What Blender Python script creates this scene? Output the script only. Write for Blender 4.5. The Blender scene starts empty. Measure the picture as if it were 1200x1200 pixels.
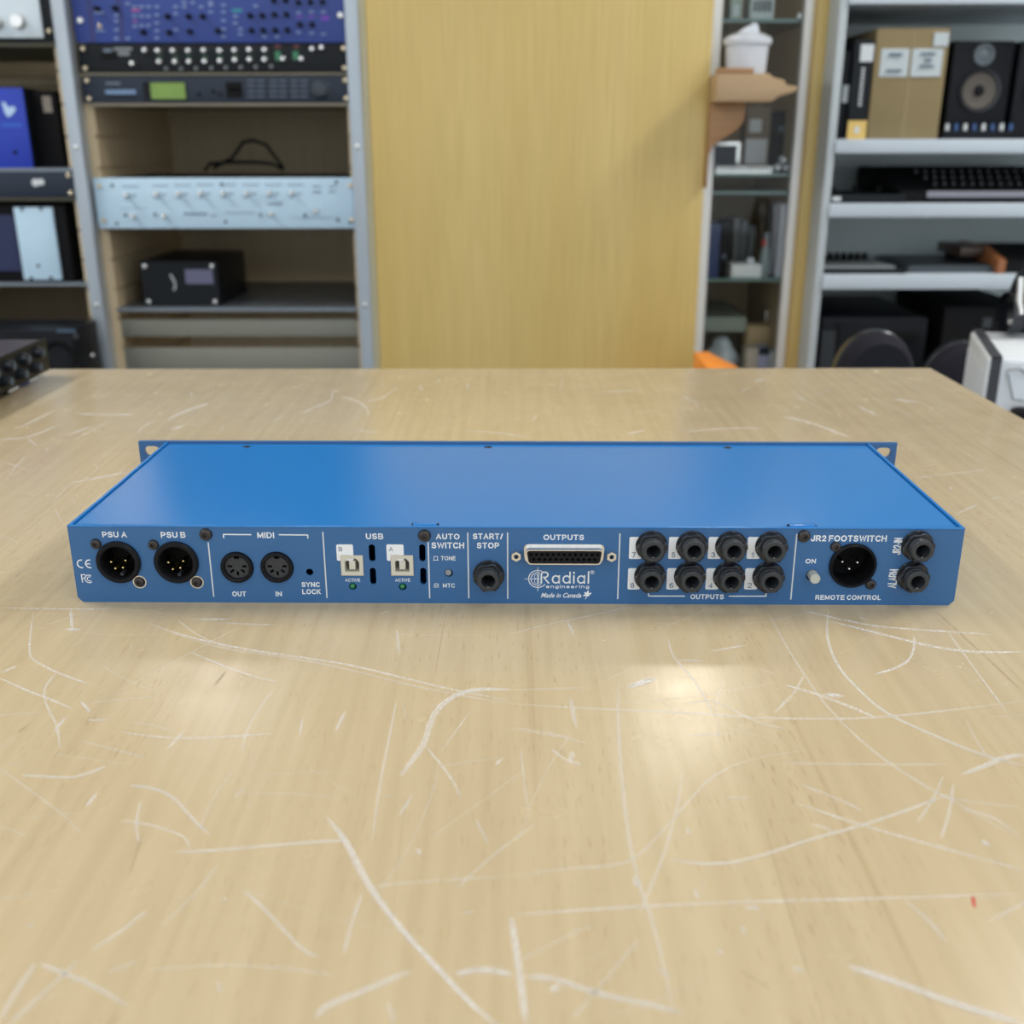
import bpy, bmesh, math, random
from mathutils import Vector, Matrix
random.seed(7)
PI = math.pi
SC = bpy.context.scene
COL = SC.collection

# ------------------------------------------------------------------ camera
TZ = 0.90                                  # height of the table top above the floor
CF, CP, CR, CH = 1239.6, 0.33886, -0.00109, 0.22386
CAM = Vector((0, 0, TZ + CH))
_fw = Vector((0, math.cos(CP), -math.sin(CP))); _rt = Vector((1, 0, 0)); _up = Vector((0, math.sin(CP), math.cos(CP)))
_r = _rt * math.cos(CR) + _up * math.sin(CR); _u = _up * math.cos(CR) - _rt * math.sin(CR)
cd = bpy.data.cameras.new('camera'); cam = bpy.data.objects.new('camera', cd); COL.objects.link(cam)
cd.sensor_width = 36; cd.lens = 36 * CF / 1200; cd.clip_start = 0.01; cd.clip_end = 60
cam.matrix_world = Matrix(((_r.x, _u.x, -_fw.x, CAM.x), (_r.y, _u.y, -_fw.y, CAM.y), (_r.z, _u.z, -_fw.z, CAM.z), (0, 0, 0, 1)))
cd.dof.use_dof = True; cd.dof.focus_distance = 0.545; cd.dof.aperture_fstop = 9.5
SC.camera = cam

# ------------------------------------------------------------------ view, world, lamps
SC.view_settings.view_transform = 'Standard'
SC.view_settings.look = 'None'
SC.view_settings.exposure = 0.0
SC.view_settings.gamma = 1.0
SC.view_settings.use_curve_mapping = False
w = bpy.data.worlds.new('shop_light'); SC.world = w; w.use_nodes = True
w.node_tree.nodes['Background'].inputs[0].default_value = (0.86, 0.93, 1.0, 1)
w.node_tree.nodes['Background'].inputs[1].default_value = 1.5
CEIL = 2.75
def area(name, x, y, sx, sy, power, col=(1, 0.985, 0.96), z=CEIL - 0.06):
    l = bpy.data.lights.new(name, 'AREA'); l.shape = 'RECTANGLE'; l.size = sx; l.size_y = sy; l.energy = power; l.color = col
    o = bpy.data.objects.new(name, l); COL.objects.link(o); o.location = (x, y, z); o.rotation_euler = (0, 0, 0)
    return o
LIGHTS = [(-1.9, 1.35, 0.30, 1.2, 42), (1.9, 1.35, 0.30, 1.2, 42), (0.75, -0.6, 0.30, 1.2, 5), (-0.9, -0.9, 0.30, 1.2, 3), (-0.9, 3.6, 0.3, 1.2, 8)]  # assumed ceiling lamps, none in view; places and powers set for the lighting
for x, y, sx, sy, p in LIGHTS:
    area('assumed_ceiling_lamp_light', x, y, sx, sy, p)

def ray_dir(px, py): return _fw * CF + _r * (px - 600) + _u * (600 - py)
def at(px, py, Y):                          # the point seen at (px, py) on the vertical plane at distance Y
    d = ray_dir(px, py); return CAM + d * ((Y - CAM.y) / d.y)
def atz(px, py, Z):
    d = ray_dir(px, py); return CAM + d * ((Z - CAM.z) / d.z)

# ------------------------------------------------------------------ materials
MATS = {}
def mat(name, col, rough=0.5, metal=0.0, var=0.06, scale=60, bump=0.0, spec=0.5, coat=0.0, stretch=(1, 1, 1), emit=0):
    if name in MATS: return MATS[name]
    m = bpy.data.materials.new(name); m.use_nodes = True; nt = m.node_tree; b = nt.nodes['Principled BSDF']
    tc = nt.nodes.new('ShaderNodeTexCoord'); mp = nt.nodes.new('ShaderNodeMapping'); mp.inputs['Scale'].default_value = stretch
    nz = nt.nodes.new('ShaderNodeTexNoise'); nz.inputs['Scale'].default_value = scale; nz.inputs['Detail'].default_value = 3
    nt.links.new(tc.outputs['Object'], mp.inputs[0]); nt.links.new(mp.outputs[0], nz.inputs['Vector'])
    mx = nt.nodes.new('ShaderNodeMix'); mx.data_type = 'RGBA'
    mx.inputs[6].default_value = (*[c * (1 - var) for c in col], 1); mx.inputs[7].default_value = (*[min(1, c * (1 + var)) for c in col], 1)
    nt.links.new(nz.outputs['Fac'], mx.inputs[0]); nt.links.new(mx.outputs[2], b.inputs['Base Color'])
    b.inputs['Roughness'].default_value = rough; b.inputs['Metallic'].default_value = metal
    b.inputs['Specular IOR Level'].default_value = spec; b.inputs['Coat Weight'].default_value = coat
    if bump:
        bp = nt.nodes.new('ShaderNodeBump'); bp.inputs['Strength'].default_value = bump; bp.inputs['Distance'].default_value = 0.0005
        nt.links.new(nz.outputs['Fac'], bp.inputs['Height']); nt.links.new(bp.outputs[0], b.inputs['Normal'])
    if emit:
        nt.links.new(mx.outputs[2], b.inputs['Emission Color']); b.inputs['Emission Strength'].default_value = emit
    MATS[name] = m; return m

def wood(name, a, b_, axis, rough=0.35, fleck=0.0, dens=1.0, spec=0.5, bandy=0.5):
    if name in MATS: return MATS[name]
    m = bpy.data.materials.new(name); m.use_nodes = True; nt = m.node_tree; b = nt.nodes['Principled BSDF']; L = nt.links.new
    tc = nt.nodes.new('ShaderNodeTexCoord')
    def noise(across, along, detail=3, off=0, thin=None):
        mp = nt.nodes.new('ShaderNodeMapping')
        s = [across * dens] * 3; s[axis] = along * dens
        mp.inputs['Scale'].default_value = s; mp.inputs['Location'].default_value = (off, off * 1.7, off * 0.3)
        n = nt.nodes.new('ShaderNodeTexNoise'); n.inputs['Scale'].default_value = 1; n.inputs['Detail'].default_value = detail
        L(tc.outputs['Object'], mp.inputs[0]); L(mp.outputs[0], n.inputs['Vector']); return n.outputs['Fac']
    def ramp(f, lo, hi):
        r = nt.nodes.new('ShaderNodeMapRange'); r.inputs[1].default_value = lo; r.inputs[2].default_value = hi; L(f, r.inputs[0]); return r.outputs[0]
    def mix(f, c1, c2, k=1.0):
        x = nt.nodes.new('ShaderNodeMix'); x.data_type = 'RGBA'
        if k != 1.0:
            mu = nt.nodes.new('ShaderNodeMath'); mu.operation = 'MULTIPLY'; mu.inputs[1].default_value = k; L(f, mu.inputs[0]); f = mu.outputs[0]
        L(f, x.inputs[0])
        for i, c in ((6, c1), (7, c2)):
            if isinstance(c, tuple): x.inputs[i].default_value = (*c, 1)
            else: L(c, x.inputs[i])
        return x.outputs[2]
    band = ramp(noise(9, 0.7, 2), 0.3, 0.7)
    c = mix(band, a, b_, bandy)
    fine = ramp(noise(160, 6, 4, 3), 0.35, 0.75)
    c = mix(fine, c, tuple(x * 0.80 for x in b_), 0.45)
    if fleck:
        fl = ramp(noise(900, 90, 1, 7), 0.62, 0.74)
        gate = ramp(noise(14, 3, 2, 11), 0.35, 0.65)
        mu = nt.nodes.new('ShaderNodeMath'); mu.operation = 'MULTIPLY'; L(fl, mu.inputs[0]); L(gate, mu.inputs[1])
        c = mix(mu.outputs[0], c, tuple(x * y for x, y in zip(b_, (0.55, 0.45, 0.32))), fleck)
        st = ramp(noise(130, 1.6, 2, 19), 0.69, 0.80)
        c = mix(st, c, tuple(x * y for x, y in zip(b_, (0.62, 0.50, 0.35))), fleck * 0.8)
    L(c, b.inputs['Base Color']); b.inputs['Roughness'].default_value = rough; b.inputs['Specular IOR Level'].default_value = spec
    if fleck:
        rr = nt.nodes.new('ShaderNodeMapRange'); rr.inputs[3].default_value = rough - 0.05; rr.inputs[4].default_value = rough + 0.10
        L(noise(40, 40, 4, 5), rr.inputs[0]); L(rr.outputs[0], b.inputs['Roughness'])
        bp = nt.nodes.new('ShaderNodeBump'); bp.inputs['Strength'].default_value = 0.12; bp.inputs['Distance'].default_value = 0.0004
        L(noise(420, 60, 2, 2), bp.inputs['Height']); L(bp.outputs[0], b.inputs['Normal'])
    MATS[name] = m; return m

BLUE_LIT = mat('blue_powder_coat_lit', (0.018, 0.200, 0.560), 0.18, var=0.08, scale=2600, bump=0.10, spec=0.5)  # the unit's blue paint, lightened for the light falling on the lid
BLUE_SHADED = mat('blue_powder_coat_shaded', (0.032, 0.128, 0.310), 0.42, var=0.10, scale=2600, bump=0.25)  # same blue paint, darkened for the shade on the upright panels
PRINT = mat('white_print', (0.80, 0.83, 0.86), 0.5, var=0.02)
PRINTG = mat('soft_white_print', (0.62, 0.66, 0.70), 0.5, var=0.02)
INK = mat('blue_ink', (0.03, 0.07, 0.20), 0.5, var=0.02)
BLK = mat('black_plastic', (0.007, 0.008, 0.011), 0.38, var=0.2, spec=0.16)
BLKN = mat('black_nylon_nut', (0.014, 0.016, 0.021), 0.26, var=0.2, scale=300)
BLKM = mat('matte_black', (0.004, 0.004, 0.005), 0.7, var=0.2, spec=0.2)
DGREY = mat('dark_grey_plastic', (0.026, 0.031, 0.037), 0.40, var=0.1)
SCREW = mat('black_oxide_screw', (0.05, 0.045, 0.045), 0.35, metal=0.6, var=0.2)
GOLD = mat('gold_pin', (0.85, 0.68, 0.30), 0.22, metal=1.0)
SILV = mat('nickel', (0.74, 0.73, 0.70), 0.24, metal=1.0, var=0.08, scale=400)
STEEL = mat('brushed_steel', (0.40, 0.45, 0.50), 0.38, metal=0.4, var=0.15, scale=30, stretch=(1, 1, 0.1))
CREAM = mat('cream_plastic', (0.60, 0.58, 0.50), 0.45, var=0.04)
BTN = mat('grey_button_plastic', (0.48, 0.50, 0.45), 0.5, var=0.03)
LEDG = mat('green_led', (0.03, 0.22, 0.09), 0.25, var=0.1)
TABLE = wood('beech_tabletop', (0.595, 0.485, 0.310), (0.540, 0.412, 0.235), 1, rough=0.22, fleck=0.42)
PANEL = wood('beech_veneer_panel', (0.67, 0.51, 0.195), (0.58, 0.41, 0.12), 2, rough=0.42, bandy=0.8)
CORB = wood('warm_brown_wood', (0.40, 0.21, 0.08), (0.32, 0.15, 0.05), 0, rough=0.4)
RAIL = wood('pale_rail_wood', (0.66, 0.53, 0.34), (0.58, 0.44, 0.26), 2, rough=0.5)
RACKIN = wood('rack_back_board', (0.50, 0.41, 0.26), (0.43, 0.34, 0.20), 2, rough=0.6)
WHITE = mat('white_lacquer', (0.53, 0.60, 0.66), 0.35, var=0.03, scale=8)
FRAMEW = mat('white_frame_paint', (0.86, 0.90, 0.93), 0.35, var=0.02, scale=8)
WHITEC = mat('white_ceramic', (0.60, 0.63, 0.68), 0.18, var=0.02, scale=8)
GREYB = mat('grey_green_backboard', (0.78, 0.86, 0.84), 0.6, var=0.06, scale=5)
UPR = mat('grey_upright', (0.45, 0.50, 0.52), 0.5, var=0.05, scale=8)
CARD = mat('cardboard', (0.25, 0.19, 0.09), 0.75, var=0.08, scale=25)
BLUEU = mat('blue_module_face', (0.018, 0.048, 0.26), 0.42, var=0.06, scale=12)
BLUEB = mat('vivid_blue_box', (0.006, 0.035, 0.42), 0.4, var=0.05, scale=10)
SILF = mat('pale_blue_aluminium', (0.50, 0.68, 0.82), 0.40, metal=0.0, var=0.05, scale=30)
SILF2 = mat('silver_aluminium', (0.55, 0.62, 0.66), 0.35, metal=0.4, var=0.05, scale=30)
NAVY = mat('navy_black_face', (0.017, 0.026, 0.045), 0.4, var=0.1, scale=20, spec=0.3)
BLKF = mat('black_face', (0.009, 0.011, 0.014), 0.4, var=0.1, scale=20, spec=0.18)
LCD = mat('green_lcd', (0.16, 0.27, 0.05), 0.4, var=0.10, scale=60, emit=0.15)
GRN = mat('green_scale', (0.04, 0.20, 0.10), 0.5)
GREYP = mat('grey_blank_metal', (0.23, 0.23, 0.19), 0.5, metal=0.2, var=0.05, scale=10)
GREYM = mat('grey_shelf_metal', (0.20, 0.23, 0.26), 0.35, metal=0.5, var=0.1, scale=12)
PURP = mat('purple_mark', (0.14, 0.04, 0.42), 0.5)
TEAL = mat('teal_mark', (0.02, 0.25, 0.30), 0.5)
PALE = mat('pale_label', (0.62, 0.66, 0.68), 0.55, var=0.04)
DGL = mat('dim_print', (0.14, 0.18, 0.24), 0.5)
YEL = mat('yellow_card', (0.70, 0.48, 0.14), 0.6, var=0.04)
ORANGE = mat('orange_plastic', (0.90, 0.30, 0.04), 0.5, var=0.04, scale=10)
RED = mat('red_paint', (0.50, 0.03, 0.03), 0.5)
CONE = mat('tan_speaker_cone', (0.10, 0.085, 0.07), 0.6)
CHAIR = mat('dark_chair_fabric', (0.012, 0.012, 0.019), 0.8, var=0.2, scale=300, spec=0.2)
CASEW = mat('white_case_panel', (0.72, 0.76, 0.80), 0.4, var=0.04, scale=10)
WRAP = mat('crumpled_film', (0.50, 0.58, 0.62), 0.25, var=0.35, scale=60, bump=1.0)
WALLM = mat('wall_paint', (0.62, 0.62, 0.58), 0.8, var=0.03, scale=3)
CEILM = mat('ceiling_paint', (0.78, 0.78, 0.76), 0.9, var=0.02, scale=3)
FLOORM = mat('dark_carpet', (0.10, 0.10, 0.11), 0.95, var=0.2, scale=200)
BROWNT = mat('brown_synth_wood', (0.30, 0.11, 0.04), 0.4, var=0.15, scale=40)
LAV = mat('lavender_card', (0.35, 0.36, 0.52), 0.6)
BEIGE = mat('beige_card', (0.50, 0.44, 0.36), 0.6)

def glass_mat():
    m = bpy.data.materials.new('clear_glass'); m.use_nodes = True; nt = m.node_tree; nt.nodes.remove(nt.nodes['Principled BSDF'])
    out = nt.nodes['Material Output']; t = nt.nodes.new('ShaderNodeBsdfTransparent'); t.inputs[0].default_value = (0.985, 0.995, 0.99, 1)
    g = nt.nodes.new('ShaderNodeBsdfGlossy'); g.inputs['Roughness'].default_value = 0.03
    fr = nt.nodes.new('ShaderNodeFresnel'); fr.inputs[0].default_value = 1.22; mx = nt.nodes.new('ShaderNodeMixShader')
    nt.links.new(fr.outputs[0], mx.inputs[0]); nt.links.new(t.outputs[0], mx.inputs[1]); nt.links.new(g.outputs[0], mx.inputs[2]); nt.links.new(mx.outputs[0], out.inputs[0])
    return m
GLASS = glass_mat()
GEDGE = mat('green_glass_edge', (0.13, 0.22, 0.20), 0.2, var=0.05)

def scratch_mat(name, col, strength):
    m = bpy.data.materials.new(name); m.use_nodes = True; nt = m.node_tree; L = nt.links.new; b = nt.nodes['Principled BSDF']; out = nt.nodes['Material Output']
    b.inputs['Base Color'].default_value = (*col, 1); b.inputs['Roughness'].default_value = 0.38; b.inputs['Specular IOR Level'].default_value = 0.5
    t = nt.nodes.new('ShaderNodeBsdfTransparent'); mx = nt.nodes.new('ShaderNodeMixShader')
    at_ = nt.nodes.new('ShaderNodeAttribute'); at_.attribute_name = 'fade'
    tc = nt.nodes.new('ShaderNodeTexCoord'); nz = nt.nodes.new('ShaderNodeTexNoise'); nz.inputs['Scale'].default_value = 800; nz.inputs['Detail'].default_value = 4
    L(tc.outputs['Object'], nz.inputs['Vector'])
    mr = nt.nodes.new('ShaderNodeMapRange'); mr.inputs[1].default_value = 0.36; mr.inputs[2].default_value = 0.58; mr.inputs[3].default_value = 0.30; mr.inputs[4].default_value = 1.0
    L(nz.outputs['Fac'], mr.inputs[0])
    m1 = nt.nodes.new('ShaderNodeMath'); m1.operation = 'MULTIPLY'; L(mr.outputs[0], m1.inputs[0]); L(at_.outputs['Fac'], m1.inputs[1])
    m2 = nt.nodes.new('ShaderNodeMath'); m2.operation = 'MULTIPLY'; L(m1.outputs[0], m2.inputs[0]); m2.inputs[1].default_value = strength; m2.use_clamp = True
    L(m2.outputs[0], mx.inputs[0]); L(t.outputs[0], mx.inputs[1]); L(b.outputs[0], mx.inputs[2]); L(mx.outputs[0], out.inputs[0])
    return m

# ------------------------------------------------------------------ mesh helpers
class MB:
    def __init__(s): s.v = []; s.f = []
    def add(s, vs, fs):
        n = len(s.v); s.v += [tuple(p) for p in vs]; s.f += [tuple(i + n for i in f) for f in fs]; return s
    def box(s, x0, x1, y0, y1, z0, z1, M=None):
        vs = [Vector(p) for p in ((x0, y0, z0), (x1, y0, z0), (x1, y1, z0), (x0, y1, z0), (x0, y0, z1), (x1, y0, z1), (x1, y1, z1), (x0, y1, z1))]
        if M: vs = [M @ p for p in vs]
        return s.add(vs, [(0, 3, 2, 1), (4, 5, 6, 7), (0, 1, 5, 4), (1, 2, 6, 5), (2, 3, 7, 6), (3, 0, 4, 7)])
    def prism(s, poly, axis, a0, a1):
        n = len(poly)
        def P(p, a):
            return {'X': (a, p[0], p[1]), 'Y': (p[0], a, p[1]), 'Z': (p[0], p[1], a)}[axis]
        vs = [P(p, a0) for p in poly] + [P(p, a1) for p in poly]
        return s.add(vs, [tuple(range(n)), tuple(range(2 * n - 1, n - 1, -1))] + [(i, i + n, (i + 1) % n + n, (i + 1) % n) for i in range(n)])
    def lathe(s, prof, n=24, c=(0, 0, 0), axis='Y', rot=0.0, sx=1.0, cap=False):
        vs = []
        for r, h in prof:
            for k in range(n):
                a = rot + 2 * PI * k / n; p, q = r * math.cos(a) * sx, r * math.sin(a)
                vs.append({'Y': (c[0] + p, c[1] + h, c[2] + q), 'Z': (c[0] + p, c[1] + q, c[2] + h), 'X': (c[0] + h, c[1] + p, c[2] + q)}[axis])
        fs = []
        for i in range(len(prof) - 1):
            for k in range(n):
                k2 = (k + 1) % n; fs.append((i * n + k, i * n + k2, (i + 1) * n + k2, (i + 1) * n + k))
        if cap and prof[0][0] > 1e-9: fs.append(tuple(range(n)))
        if cap and prof[-1][0] > 1e-9: fs.append(tuple((len(prof) - 1) * n + k for k in range(n)))
        return s.add(vs, fs)
    def tube(s, pts, r, n=8):
        pts = [Vector(p) for p in pts]; vs = []; fs = []
        for i, p in enumerate(pts):
            d = (pts[min(i + 1, len(pts) - 1)] - pts[max(i - 1, 0)]).normalized()
            a = d.cross(Vector((0, 0, 1))); a = a if a.length > 0.05 else d.cross(Vector((0, 1, 0))); a.normalize(); b = d.cross(a)
            for k in range(n):
                t = 2 * PI * k / n; vs.append(p + a * (r * math.cos(t)) + b * (r * math.sin(t)))
        for i in range(len(pts) - 1):
            for k in range(n):
                k2 = (k + 1) % n; fs.append((i * n + k, i * n + k2, (i + 1) * n + k2, (i + 1) * n + k))
        fs += [tuple(range(n)), tuple((len(pts) - 1) * n + k for k in range(n))]
        return s.add(vs, fs)
    def mesh(s, name, m, bevel=0, seg=2, smooth=True):
        me = bpy.data.meshes.new(name); bm = bmesh.new()
        vv = [bm.verts.new(p) for p in s.v]
        for f in s.f:
            try: bm.faces.new([vv[i] for i in f])
            except ValueError: pass
        bmesh.ops.remove_doubles(bm, verts=bm.verts, dist=1e-7)
        bmesh.ops.recalc_face_normals(bm, faces=bm.faces)
        if bevel:
            es = [e for e in bm.edges if len(e.link_faces) == 2 and e.calc_face_angle(0) > 0.5]
            bmesh.ops.bevel(bm, geom=es, offset=bevel, segments=seg, profile=0.6, affect='EDGES', clamp_overlap=True)
        bm.to_mesh(me); bm.free(); me.materials.append(m)
        if smooth and me.polygons:
            me.polygons.foreach_set('use_smooth', [True] * len(me.polygons)); me.set_sharp_from_angle(angle=0.7)
        return me
    def build(s, name, m, parent=None, loc=(0, 0, 0), bevel=0, smooth=True, seg=2):
        return link(name, s.mesh(name, m, bevel, seg, smooth), parent, loc)

def link(name, me, parent=None, loc=(0, 0, 0), rot=None):
    o = bpy.data.objects.new(name, me); COL.objects.link(o); o.location = loc
    if rot: o.rotation_euler = rot
    if parent: o.parent = parent
    return o
def thing(name, label, cat, loc=(0, 0, 0), rz=0, group=None):
    o = link(name, None, None, loc); o.rotation_euler = (0, 0, rz); o['label'] = label; o['category'] = cat
    if group: o['group'] = group
    return o
def tag(o, label, cat, group=None):
    o['label'] = label; o['category'] = cat
    if group: o['group'] = group
    return o
def struct(o): o['kind'] = 'structure'; return o
def kids(o): return [c for c in COL.objects if c.parent == o]
def dup(o, parent=None, loc=None):
    c = o.copy(); COL.objects.link(c); c.parent = parent
    if loc is not None: c.location = loc
    for k in list(KID.get(o.name, [])): dup(k, c)
    return c
KID = {}
def index_kids():
    KID.clear()
    for o in COL.objects:
        if o.parent: KID.setdefault(o.parent.name, []).append(o)

def circ(x, y, r, n=20, a0=0): return [(x + r * math.cos(a0 + 2 * PI * k / n), y + r * math.sin(a0 + 2 * PI * k / n)) for k in range(n)]
def rrect(x0, x1, y0, y1, r, n=4):
    out = []
    for cx, cy, a in ((x1 - r, y1 - r, 0), (x0 + r, y1 - r, PI / 2), (x0 + r, y0 + r, PI), (x1 - r, y0 + r, 1.5 * PI)):
        for k in range(n + 1): t = a + PI / 2 * k / n; out.append((cx + r * math.cos(t), cy + r * math.sin(t)))
    return out
def curve_mesh(name, loops, thick, m, plane='XZ', front=0.0, smooth=False, bevel=0.0):
    """a flat plate with holes: loops[0] outline, others holes; its front face lies at y=front and it goes back by thick"""
    cu = bpy.data.curves.new('plate_curve', 'CURVE'); cu.dimensions = '2D'; cu.fill_mode = 'BOTH'; cu.extrude = thick / 2 - bevel; cu.bevel_depth = bevel; cu.bevel_resolution = 2
    for lp in loops:
        sp = cu.splines.new('POLY'); sp.points.add(len(lp) - 1)
        for i, p in enumerate(lp): sp.points[i].co = (p[0], p[1], 0, 1)
        sp.use_cyclic_u = True
    return _conv(cu, name, m, plane, front + thick / 2)
def _conv(cu, name, m, plane, off):
    o = bpy.data.objects.new('tmp', cu); COL.objects.link(o)
    dg = bpy.context.evaluated_depsgraph_get(); dg.update()
    me = bpy.data.meshes.new_from_object(o.evaluated_get(dg)); me.name = name
    bpy.data.objects.remove(o); bpy.data.curves.remove(cu)
    for v in me.vertices:
        x, y, z = v.co
        if plane == 'XZ': v.co = (x, off - z, y)
        else: v.co = (x, y, z + off)
    me.materials.clear(); me.materials.append(m)
    for p in me.polygons: p.use_smooth = False
    return me
def text_mesh(name, body, m, x0, x1, z0, z1, y, bold=0.018, shear=0, rot90=False, spacing=1.0, thick=0.0):
    cu = bpy.data.curves.new('t', 'FONT'); cu.body = body; cu.size = 1; cu.offset = bold; cu.shear = shear; cu.space_character = spacing
    cu.resolution_u = 3; cu.extrude = thick
    me = _conv(cu, name, m, 'XZ', 0)
    xs = [v.co.x for v in me.vertices]; zs = [v.co.z for v in me.vertices]
    ax, bx, az, bz = min(xs), max(xs), min(zs), max(zs)
    for v in me.vertices:
        a = (v.co.x - ax) / (bx - ax); b = (v.co.z - az) / (bz - az)
        if rot90: v.co = (x1 - b * (x1 - x0), y, z0 + a * (z1 - z0))
        else: v.co = (x0 + a * (x1 - x0), y, z0 + b * (z1 - z0))
    return me


def _E(cx, cy, rx, ry, a0, a1, n=10): return [(cx + rx * math.cos(math.radians(a0 + (a1 - a0) * k / n)), cy + ry * math.sin(math.radians(a0 + (a1 - a0) * k / n))) for k in range(n + 1)]
_S = lambda w: _E(w/2, .745, w/2*.92, .255, 20, 180) + _E(w/2, .745, w/2*.92, .235, 190, 262, 5) + _E(w/2, .26, w/2, .255, 80, 0, 6) + _E(w/2, .26, w/2, .26, -5, -165)
GLY = {
 'A': (.80, [[(0, 0), (.40, 1), (.80, 0)], [(.14, .33), (.66, .33)]]), 'B': (.70, [[(0, 0), (0, 1), (.40, 1)] + _E(.40, .76, .24, .24, 90, -90) + [(0, .52)], [(.40, .52)] + _E(.42, .26, .28, .26, 90, -90) + [(0, 0)]]),
 'C': (.76, [_E(.42, .5, .42, .5, 42, 318, 18)]), 'D': (.74, [[(0, 0), (0, 1), (.34, 1)] + _E(.32, .5, .42, .5, 90, -90, 14) + [(0, 0)]]), 'E': (.64, [[(.64, 1), (0, 1), (0, 0), (.66, 0)], [(0, .52), (.58, .52)]]),
 'F': (.60, [[(.62, 1), (0, 1), (0, 0)], [(0, .50), (.52, .50)]]), 'H': (.72, [[(0, 0), (0, 1)], [(.72, 0), (.72, 1)], [(0, .53), (.72, .53)]]), 'I': (.0, [[(0, 0), (0, 1)]]), 'J': (.50, [[(.50, 1), (.50, .30)] + _E(.25, .28, .25, .28, 0, -180)]),
 'K': (.74, [[(0, 0), (0, 1)], [(.70, 1), (0, .38)], [(.24, .58), (.74, 0)]]), 'L': (.58, [[(0, 1), (0, 0), (.58, 0)]]), 'M': (.86, [[(0, 0), (0, 1)], [(.03, .96), (.43, .12), (.83, .96)], [(.86, 1), (.86, 0)]]), 'N': (.72, [[(0, 0), (0, 1)], [(.02, .96), (.70, .04)], [(.72, 0), (.72, 1)]]),
 'O': (.86, [_E(.43, .5, .43, .5, 90, 450, 24)]), 'P': (.64, [[(0, 0), (0, 1), (.38, 1)] + _E(.36, .71, .28, .29, 90, -90) + [(0, .42)]]), 'R': (.72, [[(0, 0), (0, 1), (.40, 1)] + _E(.40, .73, .27, .27, 90, -90) + [(0, .46)], [(.34, .46), (.72, 0)]]),
 'S': (.66, [_S(.66)]), 'T': (.68, [[(0, 1), (.68, 1)], [(.34, 1), (.34, 0)]]), 'U': (.70, [[(0, 1), (0, .36)] + _E(.35, .36, .35, .36, 180, 360) + [(.70, 1)]]), 'V': (.74, [[(0, 1), (.37, 0), (.74, 1)]]), 'W': (1.10, [[(0, 1), (.26, 0), (.55, .95), (.84, 0), (1.10, 1)]]),
 'Y': (.76, [[(0, 1), (.38, .45), (.76, 1)], [(.38, .45), (.38, 0)]]), '/': (.34, [[(0, 0), (.34, 1)]]), '-': (.30, [[(0, .40), (.30, .40)]]),
 '1': (.24, [[(0, .72), (.22, .96), (.22, 0)]]), '2': (.56, [_E(.28, .72, .28, .28, 170, -30, 10) + [(.02, .03), (.58, .03)]]), '3': (.54, [_E(.26, .76, .24, .24, 160, -80) + _E(.26, .27, .29, .27, 82, -160)]), '4': (.60, [[(.44, 0), (.44, 1), (0, .27), (.60, .27)]]),
 '5': (.56, [[(.52, .98), (.10, .98), (.04, .50)] + _E(.27, .32, .28, .32, 120, -155, 12)]), '6': (.56, [_E(.28, .31, .28, .31, 0, 360, 16), _E(.36, .45, .36, .55, 180, 75, 8)]), '7': (.54, [[(0, .98), (.54, .98), (.20, 0)]]), '8': (.56, [_E(.28, .75, .24, .25, 0, 360, 14), _E(.28, .26, .28, .26, 0, 360, 14)]),
 'a': (.62, [_E(.31, .33, .31, .33, 0, 360, 20), [(.62, .66), (.62, 0)]]), 'd': (.62, [_E(.31, .33, .31, .33, 0, 360, 20), [(.62, 1.0), (.62, 0)]]), 'i': (0, [[(0, .66), (0, 0)], [(0, .90), (0, 1.0)]]), 'l': (0, [[(0, 1.05), (0, 0)]]),
 'r': (.40, [[(0, .66), (0, 0)], [(0, .40)] + _E(.30, .36, .30, .30, 165, 70, 6)]), 'n': (.60, [[(0, .66), (0, 0)], [(0, .36)] + _E(.30, .36, .30, .30, 180, 0) + [(.60, 0)]]), 'e': (.62, [[(.02, .34), (.60, .34)] + _E(.31, .33, .31, .33, 5, 320, 16)]),
 'g': (.62, [_E(.31, .33, .31, .33, 0, 360, 20), [(.62, .66), (.62, -.08)] + _E(.34, -.08, .28, .18, 0, -150, 8)]), 'Q': (.66, [[(0, 0), (0, .72)] + _E(.20, .74, .20, .26, 180, 90, 6) + [(.34, 1)] + _E(.34, .76, .26, .24, 90, -90) + [(.22, .52), (.66, 0)]]),
}
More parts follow.
